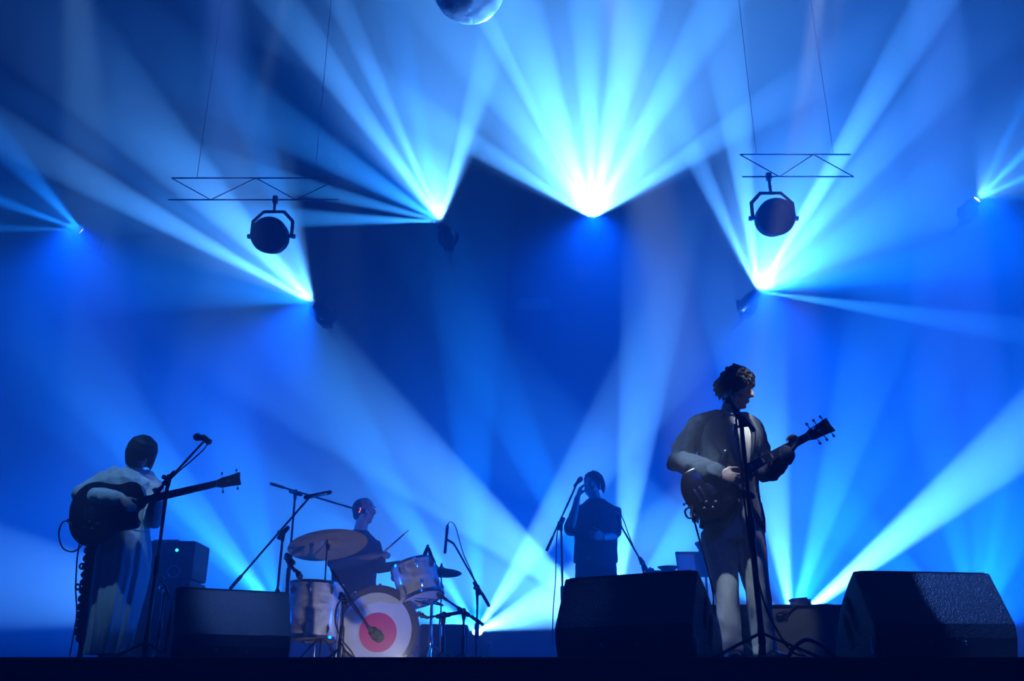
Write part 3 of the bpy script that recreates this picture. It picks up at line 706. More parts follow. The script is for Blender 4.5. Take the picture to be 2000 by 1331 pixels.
vocal_mic(P(818, 1200, 7.1), P(818, 1200, 7.1) - P(836, 1208, 7.1), 'dark microphone close to the right rim of the bass drum', .02, .08)
# two small microphones clipped over the rack tom
for (x0, y0, x1, y1, lb) in ((826, 1096, 836, 1066, 'left one of two small microphones clipped over the rack tom'), (844, 1098, 838, 1072, 'right one of two small microphones clipped over the rack tom')):
    a, b = P(x0, y0, 7.3), P(x1, y1, 7.32)
    pm = thing('clip_microphone', lb, 'microphone', a, 'clip microphones')
    MB().tube([a, a+(b-a)*.5, b], [.018, .017, .010], 12).build('body', M['black'], pm)
    MB().torus(a+(b-a)*.2, b-a, .018, .003, 16, 6).build('band', M['steel'], pm)
# rear musician's stands
st = mic_stand('boom microphone stand left of the rear standing musician', V((P(1096, 1024, 7.75).x, 7.75, 0)), P(1096, 1024, 7.75), P(1069, 1073, 7.72), P(1127, 944, 7.8), turn=0)
vocal_mic(P(1134, 936, 7.82), P(1134, 936, 7.82) - P(1127, 944, 7.8), 'microphone high beside the rear musician\'s face', .022, .10)
cable('microphone_cable', [P(1127, 946, 7.78), P(1110, 985, 7.72), P(1092, 1022, 7.70), P(1087, 1060, 7.70), P(1085, 1130, 7.70), P(1080, 1200, 7.70), P(1079, 1260, 7.70)], .0045, M['rubber'], 'thin cable hanging along the stand left of the rear musician')
st = mic_stand('boom microphone stand right of the rear standing musician', V((P(1258, 1100, 7.8).x, 7.8, 0)), P(1256, 1102, 7.8), P(1270, 1128, 7.8), P(1213, 1028, 7.8), turn=40)
vocal_mic(P(1205, 1004, 7.78), P(1205, 1004, 7.78) - P(1213, 1028, 7.8), 'microphone beside the rear musician\'s right side in the photo', .021, .09)
cable('microphone_cable', [P(1209, 1004, 7.78), P(1216, 1012, 7.77), P(1228, 1045, 7.77), P(1240, 1075, 7.77), P(1256, 1105, 7.77)], .0045, M['rubber'], 'thin cable looping to the stand right of the rear musician')
# music stand with paper, percussion table
q = P(1377, 1104, 8.3); root = thing('music_stand', 'music stand with a pale sheet behind the singer', 'music stand', (q.x, 8.3, 0))
MB().rod((q.x, 8.3, .02), (q.x, 8.3, q.z), .018, 10, .009).build('post', M['steel'], root)
for k in range(3):
    a = R(90+120*k); MB().rod((q.x, 8.3, .16), (q.x+.25*math.cos(a), 8.3+.25*math.sin(a), .012), .008, 8).build('leg', M['steel'], root)
Qr = Matrix.Rotation(R(-22), 3, 'X')
MB().box(q, (.5, .012, .24), Qr, .004).build('desk', M['black'], root)
MB().box(q + Qr @ V((0, -.02, -.115)), (.5, .05, .01), Qr, .003).build('ledge', M['black'], root)
MB().box(q + Qr @ V((0, .0, .118)), (.5, .03, .014), Qr, .003).build('top_lip', M['black'], root)
sh = MB().box(q + Qr @ V((-.165, -.011, .0)), (.15, .003, .20), Qr).build('paper_sheet', M['paper'], None)
tag(sh, 'white paper sheet leaning on the music stand', 'paper')
gz = q + V((-.01, 0, .17))
gt = MB(); gt.ell(gz, (.055, .04, .05)); gt.ell(gz + V((.06, 0, .01)), (.04, .035, .055)); gt.ell(gz + V((-.05, 0, .015)), (.02, .02, .02)); gt.tube([gz, gz - V((.02, 0, .07))], .025, 8)
tag(link('clip_lamp', fuse(gt, .006, 4), M['black'], None), 'small dark lumpy lamp clipped on top of the music stand', 'lamp')
tq = P(1295, 1117, 8.1); tz = tq.z
root = thing('percussion_table', 'small dark table behind the middle monitor holding a dish', 'table', (tq.x, 8.1, 0))
MB().box((tq.x, 8.1, tz-.02), (.34, .3, .025), bev=.006).build('tabletop', M['black'], root)
for sx in (-1, 1):
    for sy in (-1, 1): MB().rod((tq.x+sx*.14, 8.1+sy*.12, .0), (tq.x+sx*.13, 8.1+sy*.11, tz-.03), .011, 8).build('leg', M['steel'], root)
dp = P(1305, 1113, 8.05)
root = thing('dish', 'shallow dark dish with small bright bits on the table', 'dish', (dp.x, 8.05, tz))
MB().lathe((dp.x, 8.05, tz-.006), (0, 0, 1), [(0, .05), (.01, .055), (.03, .085), (.04, .092), (.04, .085), (.02, .05), (.018, .01)], 28).build('bowl', M['black'], root)
for k in range(5): MB().ell((dp.x-.045+.022*k, 8.05+random.uniform(-.02, .02), tz+.03), (.014, .014, .012), n=10, m=7).build('shaker_egg', M['tape'] if k % 2 else M['steel'], root)
pp = P(1270, 1114, 8.05)
tag(MB().box((pp.x, 8.05, tz+.006), (.06, .05, .026), bev=.006).lathe((pp.x, 8.05, tz+.018), (0, 0, 1), [(0, .012), (.012, .010)], 10).build('small_pedal', M['alu'], None), 'small metal box left of the dish on the table', 'box')
# ------------------------------------------------------------------ people
def basis(f, u):
    f = V(f).normalized(); u = (V(u) - f*V(u).dot(f)).normalized(); r = f.cross(u).normalized()
    return r, f, u, Matrix((r, f, u)).transposed()
def head(mb, c, f, u, k=1.0):
    r, f, u, q = basis(f, u); c = V(c)
    def E(a, b, h, R_): mb.ell(c + (r*a + f*b + u*h)*k, tuple(x*k for x in R_), q, 16, 10)
    E(0, -.008, .022, (.074, .094, .094)); E(0, .012, -.045, (.058, .072, .068)); E(0, .062, -.098, (.024, .024, .018))
    E(0, .080, .030, (.046, .014, .012))
    for s in (-1, 1):
        E(s*.034, .060, -.022, (.028, .024, .024)); E(s*.076, -.006, -.012, (.010, .019, .031)); E(s*.012, .098, -.030, (.009, .010, .008))
        E(s*.045, .03, -.075, (.02, .03, .022))
    mb.tube([c + (f*.088 + u*.022)*k, c + (f*.100 - u*.005)*k, c + (f*.112 - u*.026)*k], [.008*k, .010*k, .012*k], 8)
    E(0, .088, -.056, (.022, .010, .006)); E(0, .086, -.068, (.019, .010, .007))
def eyes(parent, c, f, u, k=1.0):
    r, f, u, q = basis(f, u)
    for s in (-1, 1):
        e = V(c) + (r*s*.031 + f*.077 + u*.008)*k
        o = MB().ell(e, (.0105*k,)*3, q, 12, 8).build('eye', M['ivory'], parent)
        MB().ell(e + f*.0085*k, (.006*k, .005*k, .006*k), q, 10, 6).build('iris', M['hole'], o)
        MB().tube([e + (r*-.018 + u*.026 + f*.004)*k, e + (u*.031 + f*.008)*k, e + (r*.018 + u*.027 + f*.003)*k], .0035*k, 6).build('eyebrow', M['hair'], parent)
def hand(mb, w, d, n, thumb, curl=(25, 35, 25), k=1.0, spread=4):
    """w wrist, d pointing along the fingers, n the way the palm faces, thumb +1/-1 side of d x n"""
    w, d, n = V(w), V(d).normalized(), V(n); n = (n - d*n.dot(d)).normalized(); s = d.cross(n)*thumb
    mb.tube([w - d*.02*k, w + d*.025*k, w + d*.06*k, w + d*.088*k], [(.024*k, .018*k), (.034*k, .017*k), (.041*k, .016*k), (.038*k, .013*k)], 12, side=s)
    for i, (o, L) in enumerate(((.029, .072), (.010, .080), (-.010, .075), (-.028, .058))):
        p = w + (d*(.085 - .004*abs(i-1)) + s*o)*k; a = 0; sp = R(spread*(1.2-i))
        dd = (d*math.cos(sp) + s*math.sin(sp)).normalized(); pts = [p - dd*.015*k, p]
        for j, fr in enumerate((.46, .30, .24)):
            a += R(curl[j] * (1 + .12*i)); p = p + (dd*math.cos(a) + n*math.sin(a))*(L*fr*k); pts.append(p)
        mb.tube(pts, [.0095*k, .0095*k, .0088*k, .0082*k, .0070*k], 8)
    p = w + (d*.028 + s*.028)*k; t1 = (d*.62 + s*.66 + n*.30).normalized(); t2 = (d*.85 + s*.25 + n*.45).normalized()
    mb.tube([w + d*.012*k + s*.012*k, p, p + t1*.036*k, p + t1*.036*k + t2*.030*k, p + t1*.036*k + t2*.052*k], [.015*k, .0135*k, .0115*k, .0105*k, .0085*k], 8)
def hw(px, py, Y, half): return (P(px+half, py, Y) - P(px, py, Y)).length
def oval(c, a, b, yaw, n=40, wave=None):
    s = V((math.cos(yaw), math.sin(yaw), 0)); t = V((-math.sin(yaw), math.cos(yaw), 0))
    res = []
    for k in range(n):
        th = 2*math.pi*k/n; w_ = 1.0 if wave is None else 1.0 + wave(th)
        res.append(V(c) + (s*math.cos(th)*a + t*math.sin(th)*b)*w_)
    return res
def c_oval(c, a, b, yaw, gap, th, n=44, gc=-math.pi/2):
    """open oval with wall thickness th; gap = half angle of the opening at the front"""
    s = V((math.cos(yaw), math.sin(yaw), 0)); t = V((-math.sin(yaw), math.cos(yaw), 0)); out = []; inn = []
    for k in range(n):
        an = gc + gap + (2*math.pi - 2*gap)*k/(n-1)
        e = lambda A, B: V(c) + s*math.cos(an)*A + t*math.sin(an)*B
        out.append(e(a, b)); inn.append(e(a-th, b-th))
    return out + inn[::-1]
def sleeve(pts, rad, side=None): return pts, rad
# ---------------------------------------------------------------- guitars
SGO = [(-.20, 0), (-.187, .085), (-.13, .155), (-.04, .155), (.035, .120), (.09, .128), (.15, .165), (.178, .160), (.172, .125), (.125, .075), (.128, .03), (.128, -.03), (.118, -.075), (.165, -.125), (.168, -.158), (.145, -.16), (.09, -.128), (.035, -.120), (-.04, -.155), (-.13, -.155), (-.187, -.085)]
BASSO = [(-.24, 0), (-.225, .10), (-.16, .18), (-.07, .198), (.02, .165), (.09, .145), (.16, .145), (.215, .11), (.238, .05), (.24, .0), (.225, -.028), (.19, -.045), (.185, -.08), (.20, -.12), (.18, -.148), (.13, -.15), (.08, -.143), (.02, -.165), (-.07, -.198), (-.16, -.18), (-.225, -.10)]
def guitar(name, label, org, nose, nrm, outline, sc, thick, neck, bodym, strings, hl, tun):
    org = V(org); X = (V(nose)-org).normalized(); Z = V(nrm); Z = (Z - X*Z.dot(X)).normalized(); Y = Z.cross(X)
    T = Matrix((X, Y, Z)).transposed().to_4x4(); T.translation = org
    root = thing(name, label, 'guitar', org)
    ol = [V((p.x*sc, p.y*sc)) for p in spline([V((a, b, 0)) for a, b in outline], 5, True)]
    x1 = max(p.x for p in ol)*.80
    MB().prism(ol, thick, T, bev=.012).build('body', bodym, root, 35)
    z0 = thick/2
    hx = x1 + neck
    nb = MB(); rg = []
    for (x, wd) in ((x1-.04, .027), (x1+.1, .026), (hx, .021)):
        rg.append([T @ V((x, wd*math.cos(a), z0+.004 + (-.024*abs(math.sin(a)) if math.sin(a) < 0 else 0))) for a in [2*math.pi*k/16 for k in range(16)]])
    nb.ring_loft(rg).build('neck', M['maple'], root)
    MB().ring_loft([[T @ V((x, -wd, z0+.004)), T @ V((x, wd, z0+.004)), T @ V((x, wd, z0+.011)), T @ V((x, -wd, z0+.011))] for (x, wd) in ((x1-.06, .029), (hx, .0215))]).build('fingerboard', M['rose'], root)
    fm = MB()
    for k in range(1, 20):
        xx = hx - (neck+.3)*(1 - 2**(-k/12))
        if xx > x1-.05: fm.box(T @ V((xx, 0, z0+.0118)), (.0022, .046, .0022), T.to_3x3())
    o = fm.build('frets', M['chrome'], root, 0); o['kind'] = 'stuff'
    for k in (3, 5, 7, 9, 12):
        xx = hx - (neck+.3)*(1 - 2**(-(k-.5)/12)); MB().box(T @ V((xx, 0, z0+.0113)), (.012, .026, .0012), T.to_3x3()).build('inlay', M['ivory'], root)
    ho = [V((hx-.005, .022)), V((hx+.03, .034)), V((hx+hl*.5, .036)), V((hx+hl, .044)), V((hx+hl*.97, .0)), V((hx+hl, -.044)), V((hx+hl*.5, -.036)), V((hx+.03, -.034)), V((hx-.005, -.022))]
    MB().prism(ho, .015, T @ Matrix.Translation((0, 0, z0)), bev=.003).build('headstock', M['gloss'], root)
    MB().ell(T @ V((hx+hl*.48, 0, z0+.0078)), (.012, .008, .0015), T.to_3x3(), 10, 6).build('headstock_inlay', M['ivory'], root)
    MB().box(T @ V((hx, 0, z0+.012)), (.006, .043, .009), T.to_3x3()).build('nut', M['ivory'], root)
    pr_ = tun//2
    for k in range(pr_):
        for s in (-1, 1):
            xx = hx+.035 + (hl-.06)*k/(max(1, pr_-1))
            g = MB().rod(T @ V((xx, s*.034, z0)), T @ V((xx, s*.058, z0)), .003, 6).build('tuner', M['chrome'], root)
            MB().ell(T @ V((xx, s*.064, z0)), (.008, .010, .005), T.to_3x3(), 10, 7).build('tuner_button', M['ivory'] if tun == 6 else M['chrome'], g)
            MB().lathe(T @ V((xx, s*.022, z0+.006)), Z, [(0, .005), (.012, .004)], 8).build('string_post', M['chrome'], root)
    for xx in (-.03*sc, .07*sc):
        g = MB().box(T @ V((xx, 0, z0+.005)), (.036, .075, .014), T.to_3x3(), .004).build('pickup', M['chrome'] if tun == 6 else M['black'], root)
    MB().box(T @ V((-.09*sc, 0, z0+.006)), (.014, .085, .012), T.to_3x3(), .003).build('bridge', M['chrome'], root)
    MB().box(T @ V((-.125*sc, 0, z0+.007)), (.016, .085, .012), T.to_3x3(), .005).build('tailpiece', M['chrome'], root)
    for (xx, yy) in ((-.13, -.085), (-.085, -.105), (-.10, -.058), (-.052, -.082)):
        MB().lathe(T @ V((xx*sc, yy*sc, z0)), Z, [(0, .012), (.014, .011), (.016, .008)], 14).build('knob', M['black'], root)
        MB().ell(T @ V((xx*sc, yy*sc, z0+.017)), (.005, .005, .0015), T.to_3x3(), 8, 5).build('knob_cap', M['chrome'], root)
    pg = [V((.01*sc, -.03)), V((.115*sc, -.034)), V((.10*sc, -.07*sc)), V((.06*sc, -.11*sc)), V((-.02*sc, -.10*sc))]
    MB().prism(pg, .003, T @ Matrix.Translation((0, 0, z0+.002))).build('pickguard', M['gloss'], root, 0)
    sm_ = MB()
    for k in range(strings):
        yy = -.5 + k/(strings-1)
        sm_.rod(T @ V((-.12*sc, yy*.052, z0+.016)), T @ V((hx+.03, yy*.034, z0+.0145)), .0009 if strings == 6 else .0013, 5)
    o = sm_.build('strings', M['chrome'], root); o['kind'] = 'stuff'
    MB().lathe(T @ V((-.2*sc if tun == 6 else -.24*sc, 0, 0)), -X, [(-.005, .006), (.012, .005), (.014, .009), (.02, .008)], 10).build('strap_button', M['chrome'], root)
    jk = T @ V((-.175*sc, -.10*sc, 0))
    MB().lathe(jk, T.to_3x3() @ V((-.7, -.7, 0)), [(-.02, .010), (.012, .010), (.012, .006), (.04, .006)], 12).build('jack_plug', M['chrome'], root)
    return root, T, jk
# ================================================================ the singer
YSg = 5.27
def S(px, py, d=0.0): return P(px, py, YSg + d)
yaw = R(16)                                     # turned a little towards the right of the photo
singer = thing('person', 'singing guitarist in a grey suit jacket and pale trousers, head bowed, dark mop hair', 'person', (S(1450, 1200).x, YSg, 0))
hc = S(1440, 760, -.03); hf = V((.74, -.60, -.38)); hu = V((.22, -.28, .93))
b = MB(); head(b, hc, hf, hu, .98)
b.tube([S(1420, 835, .0), S(1423, 812, -.0), S(1430, 790, -.015)], [.068, .056, .054], 14)
b.ring_loft([oval(S(px, py), hw(px, py, YSg, h), dp, yaw, 24) for px, py, h, dp in ((1428, 1045, 48, .09), (1428, 1000, 50, .10), (1424, 940, 44, .09), (1420, 880, 48, .10), (1420, 835, 46, .085), (1420, 822, 22, .05))])
sR, eR, wR = S(1362, 832, -.03), S(1322, 900, -.03), S(1404, 928, -.27)
sL, eL, wL = S(1474, 842, .05), S(1497, 928, -.08), S(1538, 886, -.27)
for s_, e_, w_ in ((sR, eR, wR), (sL, eL, wL)): b.tube([s_, s_.lerp(e_, .5), e_, e_.lerp(w_, .5), w_], [.052, .046, .040, .034, .025], 12)
hand(b, wR, S(1446, 938, -.29) - wR, V((.15, .95, .2)), 1, (22, 28, 20), .98, 3)
hand(b, wL, S(1553, 860, -.27) - wL, V((-.45, -.4, .6)), 1, (42, 62, 45), .95, 3)
hipR, knR, anR = S(1402, 1040), S(1418, 1155, -.03), S(1426, 1262, .0)
hipL, knL, anL = S(1457, 1040), S(1480, 1155, -.02), S(1492, 1262, .06)
for h_, k_, a_ in ((hipR, knR, anR), (hipL, knL, anL)):
    b.tube([h_, h_.lerp(k_, .5), k_, k_.lerp(a_, .4), a_], [.082, .072, .054, .052, .038], 12)
    b.tube([a_, V((a_.x+.02, a_.y-.09, .05))], [.035, .03], 8)
link('body', fuse(b, .0062, 5), M['skin'], singer)
eyes(singer, hc, hf, hu, .98)
# hair: a thick tousled mop
r_, f_, u_, q_ = basis(hf, hu); hb_ = MB(); random.seed(11)
hb_.ell(hc + u_*.035 - f_*.02, (.092, .105, .098), q_)
for k in range(520):
    a = random.uniform(0, 2*math.pi); t = math.acos(random.uniform(-.62, 1))
    d = V((math.sin(t)*math.cos(a), math.sin(t)*math.sin(a), math.cos(t)))
    if d.y > .45 and d.z < .28: continue
    if d.y > .1 and d.z < -.15: continue
    p = hc + u_*.03 - f_*.016 + q_ @ V((d.x*.095, d.y*.108, d.z*.103))
    tn = q_ @ V((random.uniform(-.5, .5), random.uniform(-.3, .3), -1 + .9*max(0, d.z)))
    e = p + tn.normalized()*random.uniform(.03, .06) + (q_ @ d)*random.uniform(.0, .02)
    hb_.tube([p - (q_ @ d)*.01, p.lerp(e, .5) + (q_ @ d)*.006, e], [.008, .0075, .003], 6)
link('hair', fuse(hb_, .0042, 1), M['hair'], singer)
# shirt
sb_ = MB().ring_loft([oval(S(px, py), hw(px, py, YSg, h), dp, yaw, 28) for px, py, h, dp in ((1428, 1030, 52, .108), (1427, 985, 52, .112), (1424, 930, 50, .112), (1421, 870, 54, .118), (1421, 838, 48, .10), (1423, 820, 26, .072), (1424, 812, 21, .066))])
link('shirt', fuse(sb_, .009, 4, (.003, 22)), M['shirt'], singer)
MB().torus(S(1425, 811, -.005), (.1, -.25, 1), .064, .012, 28, 8).build('shirt_collar', M['shirt'], singer)
# jacket
rings = []
for px, py, h, dp, gap in ((1423, 814, 26, .082, 40), (1421, 822, 42, .100, 38), (1421, 838, 62, .122, 34), (1421, 870, 63, .142, 29), (1424, 920, 58, .142, 16), (1426, 960, 58, .142, 6), (1428, 1000, 62, .148, 16), (1430, 1030, 66, .152, 30)):
    rings.append(c_oval(S(px, py), hw(px, py, YSg, h), dp, yaw, R(gap), .012, 44, -math.pi/2 + R(6)))
jm = MB().ring_loft(rings)
sl = MB()
def slv(s_, e_, w_, r0, r1, r2):
    pts = [s_ + (s_-e_).normalized()*.0, s_.lerp(e_, .35), s_.lerp(e_, .75), e_, e_.lerp(w_, .3), e_.lerp(w_, .65), e_.lerp(w_, .95)]
    sl.tube(pts, [r0, r0*.97, r1*1.02, r1*1.05, r1, r2*1.06, r2], 16)
slv(sR + V((.012, 0, .0)), eR, wR, .062, .060, .050); slv(sL + V((-.012, 0, 0)), eL, wL, .060, .053, .043)
sl.tube([S(1404, 816, .0), S(1382, 822, -.01), sR], [.045, .052, .058], 14); sl.tube([S(1440, 818, .01), S(1460, 828, .03), sL], [.045, .05, .056], 14)
sl.ell(sR + V((.035, .01, -.004)), (.066, .066, .050)); sl.ell(sL + V((-.035, 0, -.004)), (.064, .064, .048))
jo = link('jacket', jm.mesh('jacket'), M['jacket'], singer, 50)
link('sleeves', fuse(sl, .0075, 2, (.016, 12)), M['jacket'], singer)
for sgn in (-1, 1):                             # lapels
    lp = []
    for px, py, h, dp, gap, wd in ((1423, 812, 27, .086, 46, .02), (1421, 826, 48, .110, 40, .06), (1421, 850, 63, .142, 32, .072), (1423, 890, 62, .152, 22, .055), (1425, 935, 59, .152, 9, .012)):
        an = -math.pi/2 + R(6) + sgn*R(gap); an2 = an + sgn*wd/.13
        A = hw(px, py, YSg, h)+.004; c = S(px, py)
        e = lambda t, o: c + V((math.cos(yaw), math.sin(yaw), 0))*math.cos(t)*(A+o) + V((-math.sin(yaw), math.cos(yaw), 0))*math.sin(t)*(dp+o)
        lp.append([e(an, .002), e(an, .010), e((an+an2)/2, .014), e(an2, .010), e(an2, .002)])
    MB().ring_loft(lp).build('lapel', M['jacket'], singer)
# jacket tails
for (pts, wd) in (([(1480, 985, .02), (1487, 1015, .03), (1491, 1042, .03)], .02), ([(1362, 985, -.02), (1357, 1005, -.02), (1357, 1018, -.02)], .03)):
    MB().tube([S(*p) for p in pts], [(wd*1.1, .05), (wd, .055), (wd*.35, .05)], 12, side=(1, 0, 0)).build('jacket_tail', M['jacket'], singer)
# trousers
tr = MB()
tr.ring_loft([oval(S(px, py), hw(px, py, YSg, h), dp, yaw, 24) for px, py, h, dp in ((1430, 1060, 56, .125), (1428, 1030, 55, .125), (1428, 990, 52, .115))])
for h_, k_, a_, o in ((hipR, knR, anR, 0), (hipL, knL, anL, 1)):
    tr.tube([h_, h_.lerp(k_, .35), h_.lerp(k_, .75), k_, k_.lerp(a_, .4), k_.lerp(a_, .8), V((a_.x, a_.y-.015, .045))], [(.094, .11), (.090, .10), (.072, .088), (.063, .08), (.061, .08), (.058, .088), (.060, .095)], 18, side=(1, 0, 0), rnd=False)
link('trousers', fuse(tr, .0095, 3, (.009, 9)), M['trouser'], singer)
for a_, o in ((anR, -.02), (anL, .03)):
    s0 = MB(); s0.tube([V((a_.x, a_.y+.06, .035)), V((a_.x+o*.3, a_.y-.04, .042)), V((a_.x+o, a_.y-.14, .032)), V((a_.x+o*1.3, a_.y-.2, .026))], [(.036, .034), (.042, .042), (.045, .032), (.036, .024)], 14, side=(1, 0, 0))
    so = MB().tube([V((a_.x, a_.y+.07, .008)), V((a_.x+o*.3, a_.y-.04, .008)), V((a_.x+o*1.3, a_.y-.21, .008))], [(.04, .008), (.046, .008), (.04, .008)], 14, side=(1, 0, 0))
    sh = link('shoe', fuse(s0, .006, 3), M['shoe'], singer); so.build('sole', M['rubber'], sh)
gs, gT, gj = guitar('electric_guitar', 'dark red double-horned electric guitar played by the singer', P(1398, 952, 5.055), P(1620, 832, 5.0), (.06, -.95, .12), SGO, .95, .040, .46, M['cherry'], 6, .15, 6)
cable('guitar_cable', [gj, gj + V((-.06, 0, -.01)), gj + V((-.075, -.01, .03)), gj + V((-.03, -.02, .05)), P(1352, 1000, 5.0), P(1362, 1040, 5.05), P(1380, 1105, 5.08), P(1393, 1160, 5.12), P(1396, 1200, 5.5), P(1425, 1225, 5.6), P(1455, 1258, 5.5), P(1480, 1277, 5.35), P(1500, 1282, 5.3)], .0055, M['rubber'], 'black cable hanging from the singer\'s guitar down his leg')
# ================================================================ the woman with the bass
YWm = 6.35
def W(px, py, d=0.0): return P(px, py, YWm + d)
wyaw = R(22)
woman = thing('person', 'woman with a black bob, pale knit top and long satin skirt, playing bass', 'person', (W(215, 1270).x, YWm, 0))
hc = W(277, 885, -.02); hf = V((.62, -.62, -.48)); hu = V((.28, -.30, .91))
b = MB(); head(b, hc, hf, hu, .94)
b.tube([W(262, 930), W(264, 915), W(272, 898, -.01)], [.05, .045, .046], 14)
b.ring_loft([oval(W(px, py), hw(px, py, YWm, h), dp, wyaw, 24) for px, py, h, dp in ((243, 1075, 38, .09), (246, 1030, 33, .08), (252, 985, 35, .085), (255, 945, 38, .085), (258, 928, 20, .05))])
sR, eR, wR = W(208, 938, -.02), W(158, 966, -.10), W(236, 975, -.34)
sL, eL, wL = W(300, 952, .05), W(299, 1018, -.04), W(305, 984, -.26)
for s_, e_, w_ in ((sR, eR, wR), (sL, eL, wL)): b.tube([s_, s_.lerp(e_, .5), e_, e_.lerp(w_, .5), w_], [.045, .040, .035, .030, .022], 12)
hand(b, wR, W(262, 998, -.32) - wR, V((.0, .95, -.1)), 1, (28, 34, 24), .9, 3)
hand(b, wL, W(312, 962, -.28) - wL, V((-.5, -.3, .5)), 1, (40, 62, 45), .9, 3)
hipR, knR, anR = W(228, 1080), W(222, 1185, -.02), W(206, 1268, .0)
hipL, knL, anL = W(262, 1080), W(246, 1185, -.02), W(234, 1268, .02)
for h_, k_, a_ in ((hipR, knR, anR), (hipL, knL, anL)):
    b.tube([h_, h_.lerp(k_, .5), k_, k_.lerp(a_, .4), a_], [.078, .065, .05, .045, .034], 12)
    b.tube([a_, V((a_.x+.02, a_.y-.09, .05))], [.03, .028], 8)
link('body', fuse(b, .0062, 5), M['skin'], woman)
eyes(woman, hc, hf, hu, .94)
# bob hair
r_, f_, u_, q_ = basis(hf, hu); hb_ = MB(); random.seed(5)
hb_.ell(hc + u_*.026 - f_*.014, (.085, .100, .092), q_)
dn = V((.02, .0, -1))
for ring_ in range(3):
    for k in range(58):
        a = R(-205 + 230*k/57)                # from one cheek round the back to the other; the face side stays freer
        aa = 2*math.pi*k/58
        d = V((math.cos(aa), math.sin(aa), 0))
        front = d.y
        L = .125 if front < .55 else (.055 if front > .85 else .10)
        t0 = hc + q_ @ V((d.x*.03, d.y*.035-.012, .112))
        t1 = hc + q_ @ V((d.x*(.070+.004*ring_), d.y*(.083+.004*ring_)-.010, .080))
        t1b = hc + q_ @ V((d.x*(.086+.004*ring_), d.y*(.100+.004*ring_)-.010, .035))
        t2 = hc + q_ @ V((d.x*(.090+.003*ring_), d.y*(.102+.003*ring_)-.012, -.02))
        j = random.uniform(-.006, .006)
        t3 = t2 + (dn*.75 + u_*-.25)*(L-.045+j) - q_ @ V((d.x*.012, d.y*.012, 0))
        hb_.tube([t0, t1, t1b, t2, t2.lerp(t3, .5), t3], [.010, .010, .010, .010, .009, .005], 6)
link('hair', fuse(hb_, .005, 4), M['hair'], woman)
# knit top
sb_ = MB().ring_loft([oval(W(px, py), hw(px, py, YWm, h), dp, wyaw, 28) for px, py, h, dp in ((246, 1042, 42, .105), (248, 1010, 41, .105), (253, 965, 45, .11), (256, 940, 48, .105), (258, 926, 34, .085), (261, 918, 20, .065))])
def slv2(s_, e_, w_, r0, r1, r2):
    sb_.tube([s_, s_.lerp(e_, .5), e_, e_.lerp(w_, .35), e_.lerp(w_, .92)], [r0, r1*1.05, r1*1.08, r1, r2], 16)
slv2(sR, eR, wR, .070, .062, .048); slv2(sL, eL, wL, .066, .058, .046)
sb_.tube([W(225, 926, 0), sR], [.055, .065], 12); sb_.tube([W(285, 932, .03), sL], [.055, .06], 12)
link('knit_top', fuse(sb_, .0085, 4, (.007, 15)), M['knit'], woman)
MB().torus(W(262, 917, -.005), (.2, -.3, 1), .060, .010, 28, 8).build('neckband', M['knit'], woman)
# long pleated skirt
sk = []
NP = 140
for i, (px, py, h, dp) in enumerate(((247, 1034, 42, .11), (246, 1050, 45, .125), (243, 1080, 50, .15), (238, 1120, 51, .165), (229, 1170, 48, .175), (220, 1220, 44, .18), (212, 1260, 41, .185), (208, 1279, 40, .188))):
    t = i/7.0; amp = .012 + .085*t
    wv = lambda th, amp=amp, t=t: amp*(.6*math.sin(11*th + 1.3*math.sin(2*th) + .5*t) + .4*math.sin(19*th + 1.0 + .8*t))
    sk.append(oval(W(px, py), hw(px, py, YWm, h), dp, wyaw, NP, wv))
sk2 = []
for i in range(len(sk)-1):
    for k in range(5): sk2.append([sk[i][j].lerp(sk[i+1][j], k/5) for j in range(NP)])
sk2.append(sk[-1])
MB().ring_loft(sk2, cap=False).build('skirt', M['silk'], woman, 80)
wb_ = MB().ring_loft([oval(W(247, 1030), hw(247, 1030, YWm, 43), .113, wyaw, 40), oval(W(247, 1040), hw(247, 1040, YWm, 44), .118, wyaw, 40)]); wb_.build('waistband', M['silk'], woman)
for a_, o in ((anR, -.03), (anL, .06)):
    s0 = MB(); s0.tube([V((a_.x, a_.y+.06, .035)), V((a_.x+o*.3, a_.y-.05, .04)), V((a_.x+o, a_.y-.15, .032)), V((a_.x+o*1.2, a_.y-.2, .026))], [(.034, .032), (.038, .036), (.04, .03), (.032, .022)], 14, side=(1, 0, 0))
    link('shoe', fuse(s0, .006, 3), M['pale_shoe'], woman)
gb, bT, bj = guitar('bass_guitar', 'dark hollow-bodied bass guitar held by the woman, neck pointing right', P(211, 998, 6.11), P(470, 938, 6.0), (.12, -.95, .10), BASSO, 1.10, .055, .56, M['gloss'], 4, .16, 4)
cable('guitar_cable', [bj, P(128, 1018, 6.1), P(115, 1040, 6.1), P(122, 1070, 6.1), P(142, 1078, 6.1), P(158, 1068, 6.1), P(160, 1058, 6.12)], .005, M['rubber'], 'thin cable making a round loop beside the bass guitar')
cable('guitar_cable', [P(158, 1050, 6.2), P(151, 1090, 6.25), P(148, 1150, 6.3), P(150, 1200, 6.3), P(143, 1245, 6.28), P(136, 1282, 6.25)], .005, M['rubber'], 'thin cable hanging straight down at the far left beside the dark ribbed stand')
